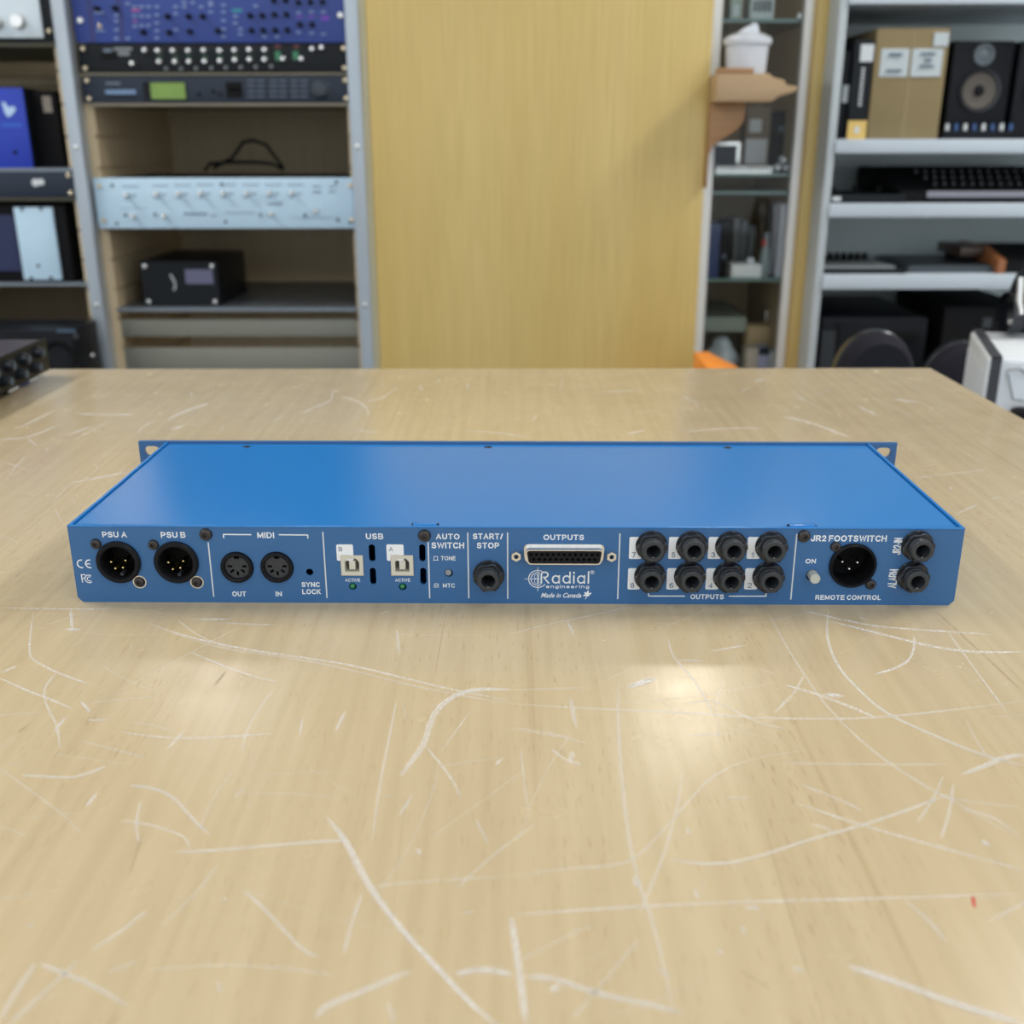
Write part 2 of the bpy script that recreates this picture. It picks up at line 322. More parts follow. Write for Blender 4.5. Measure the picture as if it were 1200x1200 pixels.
def stroke_mesh(name, body, m, x0, x1, z0, z1, y, t=.17, gap=.20, rot90=False, tx=None, lo=0.0, hi=1.0):
    X_ = 0; lines = []
    for ch_ in body:
        if ch_ == ' ': X_ += .34; continue
        w_, ls = GLY[ch_]
        lines += [[(X_ + p[0], p[1]) for p in l] for l in ls]
        X_ += w_ + gap + t
    X_ -= gap + t
    Wb, Hb = (z1 - z0, x1 - x0) if rot90 else (x1 - x0, z1 - z0)
    th = t * Hb / (hi - lo); kx = (Wb - th) / max(X_, 1e-6) if X_ > 1e-6 else 0; kz = (Hb - th) / (hi - lo)
    b = MB()
    for l in lines:
        P = [Vector((th / 2 + p[0] * kx + (Wb / 2 - th / 2 if kx == 0 else 0), th / 2 + (p[1] - lo) * kz)) for p in l]
        P = [p for i, p in enumerate(P) if i == 0 or (p - P[i - 1]).length > 1e-7]
        cyc = (P[0] - P[-1]).length < 1e-6; n = len(P); vs = []
        for i, p in enumerate(P):
            a_ = P[i - 1] if i > 0 else (P[-2] if cyc else None); c_ = P[i + 1] if i < n - 1 else (P[1] if cyc else None)
            d1 = (p - a_).normalized() if a_ is not None else None; d2 = (c_ - p).normalized() if c_ is not None else None
            if d1 is None: d1 = d2
            if d2 is None: d2 = d1
            d = d1 + d2; d = d.normalized() if d.length > .05 else d1; nn_ = Vector((-d.y, d.x)); k = 1 / max(.55, abs(nn_.dot(Vector((-d1.y, d1.x)))))
            e = Vector((0, 0))
            if not cyc and i == 0: e = -d2 * th * .5 * (0 if n > 2 and False else .98)
            if not cyc and i == n - 1: e = d1 * th * .5 * .98
            q = p + e; vs += [q + nn_ * th / 2 * k, q - nn_ * th / 2 * k]
        if rot90: vv = [(x1 - v.y, y, z0 + v.x) for v in vs]
        else: vv = [(x0 + v.x, y, z0 + v.y) for v in vs]
        b.add(vv, [(2 * i, 2 * i + 1, 2 * i + 3, 2 * i + 2) for i in range(n - 1)])
    me = bpy.data.meshes.new(name); me.from_pydata(b.v, [], b.f); me.materials.append(m); return me

# ------------------------------------------------------------------ the room
fl = MB().box(-3.2, 3.2, -1.6, 5.6, -0.05, 0).build('floor', FLOORM); struct(fl)
struct(MB().box(-3.2, 3.2, 5.5, 5.6, 0, CEIL).build('wall_back', WALLM))
struct(MB().box(-3.3, -3.2, -1.6, 5.6, 0, CEIL).build('wall_left', WALLM))
struct(MB().box(3.2, 3.3, -1.6, 5.6, 0, CEIL).build('wall_right', WALLM))
struct(MB().box(-3.3, 3.3, -1.6, 5.6, CEIL, CEIL + 0.05).build('ceiling', CEILM))

# ------------------------------------------------------------------ work table
TX1, TY1 = 0.4335, 1.083
tbl = thing('work_table', 'large scratched pale beech work table under the blue rack unit', 'table', (-0.45, 0.55, 0))
def TL(o): return o
tt = MB().box(-1.25, TX1, -0.05, TY1, TZ - 0.032, TZ)
tt.v = [(x + 0.45, y - 0.55, z) for x, y, z in tt.v]
tt.build('tabletop', TABLE, tbl, bevel=0.0012)
for lx in (-1.18, TX1 - 0.10):
    for ly in (0.02, TY1 - 0.10):
        MB().box(lx + .45, lx + .45 + 0.06, ly - .55, ly - .55 + 0.06, 0, TZ - 0.032).build('leg', RAIL, tbl, bevel=0.003)
MB().box(-1.15 + .45, TX1 - .07 + .45, TY1 - 0.09 - .55, TY1 - 0.07 - .55, TZ - 0.13, TZ - 0.032).build('apron', RAIL, tbl)

# scratches: shallow pale scuffs worn into the lacquer
A = (0, 700, 2.0); B = (600, 700, 2.0); C5 = (0, 430, 3.0); C6 = (400, 425, 3.0); C7 = (800, 425, 3.0)
SCR = []
def S(fr, pts, w, k=0.7): SCR.append(([(fr[0] + x / fr[2], fr[1] + y / fr[2]) for x, y in pts], w / fr[2], k))
S(A, [(350,62),(430,90),(560,120),(700,140),(820,158),(930,185),(1050,215),(1200,243)], 3, .8)
S(A, [(360,70),(520,122),(640,136),(800,164),(950,204),(1100,234),(1200,250)], 2, .6)
S(A, [(1200,217),(1120,215),(1070,228),(1030,255),(1010,290),(995,345),(960,390),(938,422)], 9, .75)
S(A, [(998,350),(1040,400),(1065,435),(1080,470)], 4, .7)
S(A, [(445,128),(520,160),(590,185),(650,198)], 3, .7)
S(A, [(285,316),(350,326),(420,332),(520,328),(640,320)], 3, .7)
S(A, [(436,310),(390,358)], 4); S(A, [(638,222),(600,270),(575,320),(568,360)], 4, .55); S(A, [(810,265),(785,318)], 6, .6)
S(A, [(0,190),(60,218),(120,240),(170,262)], 4, .7); S(A, [(0,178),(45,160)], 4)
S(A, [(78,35),(66,130),(80,150),(140,180),(215,205)], 4, .7)
S(A, [(130,180),(100,215),(110,260),(135,300),(140,355)], 4, .7); S(A, [(155,280),(125,318)], 6); S(A, [(205,288),(255,288)], 6, .6); S(A, [(190,245),(212,270)], 7)
S(A, [(50,418),(110,420),(170,425),(220,408),(250,396)], 5); S(A, [(228,458),(198,494)], 6)
S(A, [(300,442),(360,446),(410,470),(450,520),(492,556)], 8, .5); S(A, [(280,524),(340,530),(400,548),(435,562),(446,592)], 4, .6)
S(A, [(410,598),(500,594),(630,582),(760,572),(808,570)], 6, .7)
S(A, [(765,515),(810,572),(850,650),(880,700),(950,790),(1030,875),(1100,950),(1170,1010)], 13, .8)
S(A, [(570,688),(610,720),(660,775),(712,830),(745,842)], 7, .6); S(A, [(345,733),(290,780),(215,828)], 6, .6)
S(A, [(85,858),(40,920),(0,990)], 9, .6); S(A, [(90,858),(160,885),(230,915),(300,960)], 12, .55); S(A, [(330,850),(250,880)], 6, .4); S(A, [(185,850),(100,930),(20,1000)], 6, .5)
S(A, [(740,985),(760,960),(860,920),(960,875)], 13, .6); S(A, [(870,680),(1000,665),(1200,655)], 4, .45); S(A, [(848,695),(825,760),(805,840)], 6, .6)
S(A, [(930,240),(912,330),(890,440),(872,570)], 4, .6); S(A, [(930,75),(936,135)], 5, .6); S(A, [(968,460),(934,515)], 5); S(A, [(1115,520),(1145,580)], 8, .4)
S(A, [(1070,885),(1130,870),(1200,885)], 16, .6); S(A, [(165,25),(170,80)], 6, .9); S(A, [(155,76),(188,76)], 6, .8); S(A, [(330,480),(318,530),(325,575)], 6, .5)
S(A, [(185,335),(260,355),(340,375)], 3, .4); S(A, [(0,400),(80,460),(150,510),(190,555)], 3, .5); S(A, [(450,52),(550,52)], 3); S(A, [(500,60),(660,66)], 2)
S(A, [(0,25),(130,28),(270,28)], 2); S(A, [(1100,270),(1035,360)], 3, .5); S(A, [(1180,375),(1160,395)], 5); S(A, [(1000,400),(1180,375)], 2, .4); S(A, [(545,458),(700,460),(800,470)], 2, .3); S(A, [(710,280),(702,328)], 5, .5)
S(A, [(420,705),(425,708)],7,.4); S(A, [(522,708),(532,710)],9,.6); S(A, [(65,768),(78,770)],8,.6); S(A, [(978,590),(984,602)],8,.6); S(A,[(510,900),(515,930)],8,.4); S(A,[(910,950),(925,1000)],10,.4)
S(B, [(595,25),(640,110),(690,190),(740,260),(820,340),(900,400),(980,450),(1060,490),(1200,575)], 3, .6)
S(B, [(742,28),(735,90),(760,160),(810,215),(870,270),(980,320),(1100,370),(1200,395)], 5, .8)
S(B, [(680,30),(760,50),(860,70),(980,78),(1130,88)], 3, .8); S(B, [(740,55),(880,90),(1000,120),(1100,130),(1200,128)], 4, .8); S(B, [(943,90),(942,130),(920,160),(850,182)], 5, .8)
S(B, [(270,212),(338,190)], 11, 1); S(B, [(365,95),(375,140),(420,185),(450,230),(475,280)], 4, .6)
S(B, [(0,250),(200,262),(400,270),(560,282),(720,286),(860,282),(1000,268),(1200,243)], 3, .65); S(B, [(0,217),(180,212)], 3, .4)
S(B, [(250,195),(248,300),(258,440),(275,580),(300,680),(330,760),(355,860),(380,980)], 7, .5)
S(B, [(640,205),(740,235),(860,285)], 4, .7); S(B, [(685,182),(660,230),(612,272)], 4, .6); S(B, [(730,228),(775,232)], 9, .8)
S(B, [(0,655),(100,638),(250,630),(300,605),(370,530),(420,470),(480,410),(560,380)], 4, .5)
S(B, [(370,615),(460,628),(560,615),(690,570),(820,535),(940,495),(1030,460)], 6, .6); S(B, [(660,480),(820,535),(1000,585),(1200,640)], 4, .65)
S(B, [(0,745),(200,730),(500,715),(800,708),(1200,695)], 4, .7); S(B, [(-2,750),(15,860),(32,1000)], 12, .8)
S(B, [(30,890),(90,890),(200,930),(300,950),(400,975)], 15, .6); S(B, [(790,865),(850,885),(950,920),(1060,960),(1200,1000)], 17, .7)
S(B, [(1055,415),(1110,395),(1150,375),(1200,370)], 10, .7); S(B, [(1010,420),(985,480),(950,525)], 5, .5); S(B, [(1035,435),(1025,510),(1005,565)], 6, .6)
S(B, [(500,195),(475,250),(488,350)], 3, .4); S(B, [(135,230),(150,310)], 8, .6); S(B, [(130,55),(145,90)], 6); S(B, [(20,350),(28,430),(38,500)], 3, .5)
S(B, [(90,355),(130,385),(165,392)], 4, .6); S(B, [(140,360),(138,390)], 9, .7); S(B, [(640,388),(820,392),(1020,392)], 3, .5); S(B, [(400,325),(520,318)], 3, .5)
S(B, [(1065,290),(1100,360),(1130,385)], 3, .5); S(B, [(60,310),(180,345)], 4, .5); S(B, [(0,305),(120,330)], 4, .4); S(B, [(285,655),(295,680)], 10, .7)
S(B, [(428,685),(435,705)], 7); S(B, [(545,728),(580,728)], 7); S(B, [(660,870),(680,875)], 10); S(B, [(1100,570),(1118,582)], 9); S(B, [(480,828),(492,832)], 8); S(B, [(412,540),(414,555)], 6)
S(B, [(180,770),(60,830),(20,850)], 4, .4); S(B, [(300,800),(200,920),(140,990)], 6, .35); S(B, [(920,710),(980,760),(1020,810)], 6, .4); S(B, [(460,128),(550,112)], 3, .7)
S(B, [(1020,80),(1100,190),(1160,270)], 3, .6); S(B, [(700,530),(760,550)], 4, .5); S(B, [(680,440),(760,470),(820,500)], 4, .5); S(B, [(0,85),(100,60),(200,40),(280,20)], 2, .5)
S(B, [(90,925),(115,910)], 12, .8); S(B, [(540,770),(545,790)], 8, .5); S(B, [(500,470),(560,470)], 5, .4); S(B,[(1050,495),(1130,515),(1190,560)],4,.5); S(B,[(400,250),(480,240),(560,290),(640,310)],3,.5); S(B,[(380,148),(450,150)],4,.5)
for fr, L_ in ((C5, [([(60,218),(200,150)],5),([(265,165),(370,168),(470,168)],5),([(480,235),(510,205),(545,190)],4),([(590,185),(650,155),(735,128)],8),([(600,222),(650,205)],6),([(0,255),(100,250),(205,205)],4),
      ([(95,250),(135,280)],4),([(240,238),(330,208)],5),([(250,408),(350,390),(455,368)],5),([(20,395),(100,300)],3),([(180,480),(260,400)],3),([(1050,170),(1110,140),(1165,120),(1170,85)],4),([(1165,85),(1195,85)],3),
      ([(960,192),(1000,170)],3),([(670,88),(675,105)],5),([(775,225),(790,205)],4),([(400,185),(250,260)],3),([(0,330),(120,370)],2),([(170,280),(160,300)],4),([(330,340),(345,360)],4),([(190,490),(220,550)],3)]),
    (C6, [([(0,120),(60,135),(95,165),(92,185)],5),([(95,135),(150,125),(200,82)],3),([(270,82),(290,98)],5),([(440,70),(448,95)],5),([(690,180),(670,210)],4),([(420,240),(540,245),(670,265)],3),([(1000,252),(1070,238)],5),
      ([(780,50),(765,120)],2),([(900,105),(1060,98)],3),([(350,55),(335,72)],4),([(140,85),(150,68)],4),([(40,237),(140,248)],3)]),
    (C7, [([(735,128),(835,140)],5),([(612,150),(690,188)],5),([(355,190),(450,210),(590,265)],5),([(540,170),(560,200)],2),([(0,245),(150,230),(300,232)],3),([(0,118),(60,145)],3),([(820,405),(950,390),(1080,375)],2),
      ([(955,535),(1040,498)],5),([(400,120),(440,135)],4),([(1075,480),(1130,472)],3),([(935,440),(950,443)],5),([(250,65),(290,60)],6),([(200,105),(240,85)],3)])):
    for p, w_ in L_: S(fr, p, w_, .6)
def ribbons(items, name, m, dz, local=False):
    vs, fs, fade = [], [], []
    if not local:                          # a broad scuff is a bundle of finer strands
        more = []
        for pts, wd, k in items:
            if wd < 2.4: more.append((pts, wd, k)); continue
            more.append((pts, wd * .9, k * .45))
            for q in (-.42, .05, .45):
                j = [(p[0] + q * wd + random.uniform(-.15, .15) * wd, p[1] + q * wd * .25 + random.uniform(-.2, .2) * wd) for p in pts]
                more.append((j, wd * random.uniform(.22, .38), k * random.uniform(.8, 1.1)))
        items = more
    for ii, (pts, wd, k) in enumerate(items):
        zo = dz + (ii % 17) * 5e-6
        # smooth the polyline
        P = [Vector((p[0], p[1])) for p in pts]
        for _ in range(2 if len(P) > 2 else 0):
            Q = [P[0]]
            for a, b in zip(P[:-1], P[1:]): Q += [a * .75 + b * .25, a * .25 + b * .75]
            Q.append(P[-1]); P = Q
        if len(P) == 2: P = [P[0].lerp(P[1], t / 4) for t in range(5)]
        n = len(P)
        for i, p in enumerate(P):
            d = (P[min(i + 1, n - 1)] - P[max(i - 1, 0)])
            d = d.normalized() if d.length > 1e-9 else Vector((1, 0)); nrm = Vector((-d.y, d.x))
            t = i / (n - 1); tp = min(1, 0.35 + 3 * min(t, 1 - t)); ff = k * min(1, 0.25 + 5 * min(t, 1 - t)) * random.uniform(.75, 1.1)
            for sgn, f_ in ((-1, 0.0), (0, 1.0), (1, 0.0)):
                q = p + nrm * (sgn * wd * 0.95 * tp)
                w3 = Vector((q.x, q.y, TZ)) if local else atz(q.x, q.y, TZ)
                vs.append((w3.x + .45, w3.y - .55, TZ + zo)); fade.append(f_ * ff)
        b0 = len(vs) - 3 * n
        for i in range(n - 1):
            for j in (0, 1): fs.append((b0 + 3 * i + j, b0 + 3 * i + j + 1, b0 + 3 * i + j + 4, b0 + 3 * i + j + 3))
    me = bpy.data.meshes.new(name); me.from_pydata(vs, [], fs); me.materials.append(m)
    a = me.attributes.new('fade', 'FLOAT', 'POINT'); a.data.foreach_set('value', fade)
    o = link(name, me, tbl); o['kind'] = 'stuff'; return o
SCM = scratch_mat('pale_scratch', (0.95, 0.93, 0.90), 1.05)
ribbons([s for s in SCR if min(p[0] for p in s[0]) > -50], 'scratch_marks', SCM, 0.00006)
rnd = []
for i in range(900):                       # hairline wear all over the top
    x, y = random.uniform(-0.7, TX1 - .01), random.uniform(0.12, TY1 - .01)
    a = random.gauss(0.15, 0.75) if random.random() < .7 else random.uniform(0, PI); ln = random.choice((.006, .012, .02, .035, .07)) * random.uniform(.6, 1.4)
    c_ = random.uniform(-.6, .6); pts = []
    for k in range(5):
        pts.append((x, y)); x = min(x + math.cos(a) * ln / 4, TX1 - .002); y = min(y + math.sin(a) * ln / 4, TY1 - .002); a += c_ / 4
    rnd.append((pts, random.choice((.00025, .0004, .0004, .0008)), random.uniform(.12, .5)))
ribbons(rnd, 'hairline_scratch', SCM, 0.00004, local=True)
BRN = scratch_mat('brown_crack', (0.33, 0.20, 0.10), 0.6)
brown = [([(600 + 590 / 2, 965), (600 + 650 / 2, 1070), (600 + 700 / 2, 1150), (970, 1200)], 1.6, .6), ([(150, 1030), (168, 975)], 2.2, .5), ([(455, 1110), (468, 1000), (476, 930)], 1.6, .35),
         ([(1095, 715), (1150, 765), (1200, 812)], 1.4, .7), ([(508, 800), (523, 715)], 1.3, .5), ([(250, 805), (266, 785)], 3, .5), ([(862, 1135), (905, 1160)], 3, .3), ([(20, 860), (32, 850)], 2, .6), ([(280, 500), (325, 470)], 1, .5)]
ribbons(brown, 'grain_crack', BRN, 0.00005)
rm = ribbons([([(1140, 1050), (1142, 1064)], 3.4, 1.6)], 'red_pen_mark', scratch_mat('red_ink', (0.75, 0.05, 0.04), 1.0), 0.00008)
del rm['kind']

# ------------------------------------------------------------------ the blue rack unit (main subject)
W, H, D = 0.44724, 0.0418, 0.1544
YAW = -0.01181
RU = thing('rack_unit', 'low wide blue metal rack unit with a connector-filled rear panel, on the beech table', 'audio equipment', (0.00095, 0.49429, TZ), YAW)
_ca, _sa = math.cos(YAW), math.sin(YAW)
def pm(px, py, off=0.0):
    """panel coordinates (x, z) in metres, of what is seen at (px,py) on the plane 'off' mm in front of the rear panel"""
    d = ray_dir(px, py); o = CAM - Vector((0.00095, 0.49429, TZ))
    ld = Vector((_ca * d.x + _sa * d.y, -_sa * d.x + _ca * d.y, d.z)); lo = Vector((_ca * o.x + _sa * o.y, -_sa * o.x + _ca * o.y, o.z))
    t = (-off / 1000 - lo.y) / ld.y; p = lo + ld * t; return p.x, p.z
mm = 0.001
# --- positions of everything on the panel
XLRA = [pm(137.7, 660, 2), pm(205.7, 660.2, 2)]; XLRJ = pm(1000.3, 664, 2)
DIN = [pm(277, 666, 1.5), pm(323.9, 666, 1.5)]
SYNC = pm(362.8, 670.5)
USB = [pm(412.6, 662.5, 0.5), pm(471.3, 662.5, 0.5)]
SLOTS = [((431.9, 637.9), (440.0, 658.1)), ((433.2, 665.4), (441, 685)), ((490.9, 637.9), (498.8, 658.1)), ((492.2, 665.4), (499.9, 685))]
LEDS = [pm(413.5, 687.2), pm(472, 687.6)]
SWI = pm(525.8, 671.5)
JK = [pm(*p, 8.5) for p in ((765.8, 646.7), (813.8, 646.7), (860.5, 646.9), (908, 647.2), (763.8, 682.5), (811.2, 682.6), (857.7, 682.9), (904.5, 683))]
JS = pm(572.1, 681.3, 8.5); JR = [pm(1081.7, 646.3, 8.5), pm(1075.8, 682.5, 8.5)]
BON = pm(951.5, 674, 0)
holes = []
for c in XLRA + [XLRJ]: holes.append(circ(*c, (9.2 if c is not XLRJ else 10.9) * mm, 28))
for c in DIN: holes.append(circ(*c, 7.4 * mm, 24))
holes.append(circ(*SYNC, 1.9 * mm, 16))
for c in USB: holes.append([(c[0] - 5.1 * mm, c[1] - 5.0 * mm), (c[0] + 5.1 * mm, c[1] - 5.0 * mm), (c[0] + 5.1 * mm, c[1] + 5.0 * mm), (c[0] - 5.1 * mm, c[1] + 5.0 * mm)])
for a, b in SLOTS:
    p, q = pm(*a), pm(*b); cx = (p[0] + q[0]) / 2; holes.append(rrect(cx - 1.6 * mm, cx + 1.6 * mm, q[1], p[1], 1.55 * mm))
for c in LEDS: holes.append(circ(*c, 2.0 * mm, 14))
holes.append(circ(*SWI, 2.2 * mm, 16)); holes.append(circ(*BON, 3.0 * mm, 18))
for c in JK + [JS] + JR: holes.append(circ(*c, 4.6 * mm, 20))
DS = pm(661.3, 652.7, 5.5)
holes.append(rrect(DS[0] - 19.0 * mm, DS[0] + 19.0 * mm, DS[1] - 4.2 * mm, DS[1] + 4.2 * mm, 1.5 * mm))
ch = 2.6 * mm
outer = [(-W/2, ch), (-W/2 + ch, 0), (W/2 - ch, 0), (W/2, ch), (W/2, H), (-W/2, H)]
link('rear_panel', curve_mesh('rear_panel', [outer] + holes, 1.5 * mm, BLUE_SHADED), RU)
# tub
tub = MB().box(-W/2 + ch, W/2 - ch, 1.5 * mm, D, 0, 1.2 * mm).box(-W/2, -W/2 + 1.4 * mm, 1.5 * mm, D, ch, H).box(W/2 - 1.4 * mm, W/2, 1.5 * mm, D, ch, H)
tub.build('chassis', BLUE_LIT, RU)
# thin folded lip along the panel top
MB().box(-W/2, W/2, -0.35 * mm, 1.5 * mm, H - 0.5 * mm, H + 0.15 * mm).build('panel_lip', BLUE_LIT, RU, bevel=0.2 * mm)
# lid with tab notches and three countersunk screw recesses
lt = H - 0.45 * mm
nx = [pm(227, 616)[0], pm(259, 616)[0]]
scx = [(289, 521.5), (572, 522), (853, 522.5)]
lid_h = []
base = Vector((0.00095, 0.49429, TZ))
def top(px, py):
    p = atz(px, py, TZ + H) - base; return (_ca * p.x + _sa * p.y, -_sa * p.x + _ca * p.y)
SPOT = [top(*s) for s in scx]
for s in SPOT: lid_h.append(circ(s[0], s[1], 2.6 * mm, 18))
x0, x1, y0, y1 = -W/2 + 2.2 * mm, W/2 - 2.2 * mm, 2.2 * mm, D - 0.5 * mm
n1, n2 = nx
lo_ = [(x0, y0), (n1 - .5 * mm, y0), (n1, y0 + 1.7 * mm), (n1 + .7 * mm, y0 + .1 * mm), (n2 - .7 * mm, y0 + .1 * mm), (n2, y0 + 1.7 * mm), (n2 + .5 * mm, y0), (x1, y0), (x1, y1), (x0, y1)]
link('lid', curve_mesh('lid', [lo_] + lid_h, 1.2 * mm, BLUE_LIT, plane='XY', front=lt - 1.8 * mm), RU)
MB().box(x0 + 2 * mm, x1 - 2 * mm, y0 + 2 * mm, y1 - 2 * mm, lt - 3.6 * mm, lt - 2.9 * mm).build('lid_underlay', BLKM, RU)
for a, b in ((483.5, 511.5), (927, 957)):
    xa, xb = pm(a, 616)[0], pm(b, 616)[0]
    MB().box(xa, xb, 1.4 * mm, 5.0 * mm, H - 1.5 * mm, H + 0.6 * mm).build('lid_tab', BLUE_LIT, RU, bevel=0.25 * mm)
    MB().box(xa - .8 * mm, xa - .1 * mm, 1.45 * mm, 5.0 * mm, H - 1.2 * mm, H + 0.05 * mm).box(xb + .1 * mm, xb + .8 * mm, 1.45 * mm, 5.0 * mm, H - 1.2 * mm, H + 0.05 * mm).build('tab_gap', BLKM, RU)
def screw_mesh(r, h, name='screw'):
    b = MB().lathe([(r, 0), (r, -h * .35), (r * .86, -h * .8), (r * .55, -h), (r * .42, -h), (r * .42, -h * .35), (0, -h * .35)], 20)
    return b.mesh(name, SCREW)
SM, SB = screw_mesh(2.7 * mm, 1.5 * mm), screw_mesh(3.2 * mm, 1.9 * mm)
for s in SPOT:
    MB().lathe([(2.5 * mm, -1.3 * mm), (2.3 * mm, -.4 * mm), (1.2 * mm, -.35 * mm), (1.0 * mm, -1.1 * mm), (0, -1.1 * mm)], 18, axis='Z').build('lid_screw', SCREW, RU, (s[0], s[1], lt - .15 * mm))
for p in ((240.7, 626.8), (497.3, 628.2), (942.5, 628.8)):
    x, z = pm(*p, 1); link('tab_screw', SB, RU, (x, 0, z))
# front panel with ears
FW = 0.2413
sl = []
for sx in (-1, 1):
    for zc in (H - 6.0 * mm, 6.0 * mm):
        cx = sx * (FW - 8.2 * mm); sl.append(rrect(cx - 5.0 * mm, cx + 5.0 * mm, zc - 3.3 * mm, zc + 3.3 * mm, 3.2 * mm, 6))
fo = [(-FW, 0.0), (FW, 0.0), (FW, H + 0.4 * mm), (-FW, H + 0.4 * mm)]
link('front_panel', curve_mesh('front_panel', [fo] + sl, 3 * mm, BLUE_SHADED, front=D), RU)

def ringm(m_, prof, name, n=36): return MB().lathe(prof, n).mesh(name, m_)
def xlr(c, r_out, r_in, pins, key, pin_m, label=None):
    o = link('xlr_connector', ringm(BLK, [(r_in, 0.5*mm), (r_in, -1.6*mm), (r_in + .5*mm, -2.2*mm), (r_out - .8*mm, -2.2*mm), (r_out, -1.4*mm), (r_out, 0), (r_in, 0.5*mm)], 'xlr_connector'), RU, (c[0], 0, c[1]))
    link('socket_cup', MB().lathe([(r_in + .3*mm, 0), (r_in + .3*mm, 14*mm), (0, 14*mm)], 32).mesh('socket_cup', BLKM), o)
    for p in pins:
        q = pm(*p, -2.5); MB().lathe([(0, 2.4*mm), (.55*mm, 2.7*mm), (.95*mm, 3.4*mm), (.95*mm, 14*mm)], 14).build('pin', pin_m, o, (q[0] - c[0], 0, q[1] - c[1]))
    if key:
        q = pm(*key, -1); MB().box(-.8*mm, .8*mm, 1*mm, 6*mm, -.8*mm, .8*mm).build('key_tab', DGREY, o, (q[0] - c[0], 0, q[1] - c[1]))
    else: MB().box(-1.4*mm, 1.4*mm, 0.2*mm, 9*mm, r_in - 1.2*mm, r_in + .2*mm).build('key_tab', BLK, o)
    return o
for i, (ps, k) in enumerate(([((129.5, 659), (146.7, 657.2), (134.7, 667), (143.7, 665.8)), (143, 673)], [((196.7, 659.6), (214.4, 658), (202, 667.8), (211, 666)), (210.2, 673.6)])):
    xlr(XLRA[i], 11.2*mm, 8.5*mm, ps, k, GOLD)
xlr(XLRJ, 11.8*mm, 10.2*mm, ((987.5, 658.8), (1005.3, 659.7), (995.5, 667.2)), None, SILV)
for i, p in enumerate(((111.8, 638), (162.8, 682.3), (179.3, 639), (230, 682.6), (979.7, 641.2), (1020.8, 685.5))):
    x, z = pm(*p, 1); link('flange_screw', SM, RU, (x, 0, z))
    if i in (1, 3): link('washer', MB().lathe([(2.9*mm, 0), (2.9*mm, -.5*mm), (3.5*mm, -.5*mm), (3.5*mm, 0)], 24).mesh('washer', SILV), RU, (x + .2*mm, 0, z - .1*mm))
for c in DIN:
    o = link('midi_socket', ringm(BLK, [(6.2*mm, .8*mm), (6.3*mm, -1.2*mm), (6.9*mm, -1.7*mm), (8.0*mm, -1.5*mm), (8.5*mm, 0), (6.2*mm, .8*mm)], 'midi_socket'), RU, (c[0], 0, c[1]))
    hl = []
    for a in [math.radians(t) for t in (178, 222, 270, 318, 2)]:
        e1 = Vector((math.cos(a), math.sin(a))); e2 = Vector((-e1.y, e1.x)); q0 = e1 * 3.7*mm + Vector((0, .2*mm))
        hl.append([tuple(q0 + e1 * u_ * 1.15*mm + e2 * v_ * .62*mm) for u_, v_ in ((-1, -1), (1, -1), (1, 1), (-1, 1))])
    hl.append([(-1.3*mm, 4.4*mm), (1.3*mm, 4.4*mm), (1.3*mm, 6.0*mm), (-1.3*mm, 6.0*mm)])
    link('socket_face', curve_mesh('socket_face', [circ(0, 0, 6.4*mm, 32)] + hl, 1.5*mm, DGREY, front=0.3*mm), o)
    MB().lathe([(6.4*mm, 4*mm), (6.4*mm, 3.6*mm), (0, 3.6*mm)], 24).build('socket_back', BLKM, o)
for c in USB:
    a = 5.3*mm; b = 5.2*mm
    inner = [(-3.6*mm, -3.5*mm), (3.6*mm, -3.5*mm), (3.6*mm, 1.8*mm), (2.0*mm, 3.7*mm), (-2.0*mm, 3.7*mm), (-3.6*mm, 1.8*mm)]
    inner = [(-z_, x_) if False else (x_, z_) for x_, z_ in inner]
    o = link('usb_socket', curve_mesh('usb_socket', [[(-a, -b), (a, -b), (a, b), (-a, b)], inner], 8*mm, CREAM, front=-0.6*mm), RU, (c[0], 0, c[1]))
    MB().box(-1.55*mm, 1.55*mm, -0.1*mm, 7*mm, -2.5*mm, 2.2*mm).build('contact_tongue', CREAM, o, bevel=.2*mm)
    MB().box(-4*mm, 4*mm, 6.4*mm, 6.9*mm, -4*mm, 4*mm).build('socket_back', mat('dim_cream', (0.22, 0.20, 0.16), 0.6), o)
    f = .35*mm
    link('metal_frame', curve_mesh('metal_frame', [[(-a - f, -b - f), (a + f, -b - f), (a + f, b + f), (-a - f, b + f)], [(-a, -b), (a, -b), (a, b), (-a, b)]], 2*mm, SILV, front=-.7*mm), o)
for c in LEDS: MB().lathe([(0, -.4*mm), (.8*mm, -.2*mm), (1.4*mm, .5*mm), (1.5*mm, 3*mm)], 16).build('status_led', LEDG, RU, (c[0] - .25*mm, 0, c[1] - .1*mm))
o = MB().lathe([(0, 0.6*mm), (1.6*mm, 0.6*mm), (1.7*mm, 0.9*mm), (1.7*mm, 5*mm)], 20).build('recessed_switch', mat('slate_button', (0.25, 0.28, 0.31), 0.45), RU, (SWI[0] - .25*mm, 0, SWI[1]))
MB().lathe([(0, -5.5*mm), (2.3*mm, -5.5*mm), (2.6*mm, -5.2*mm), (2.6*mm, 4*mm)], 24).build('push_button', BTN, RU, (BON[0] + .3*mm, 0, BON[1] + .1*mm))
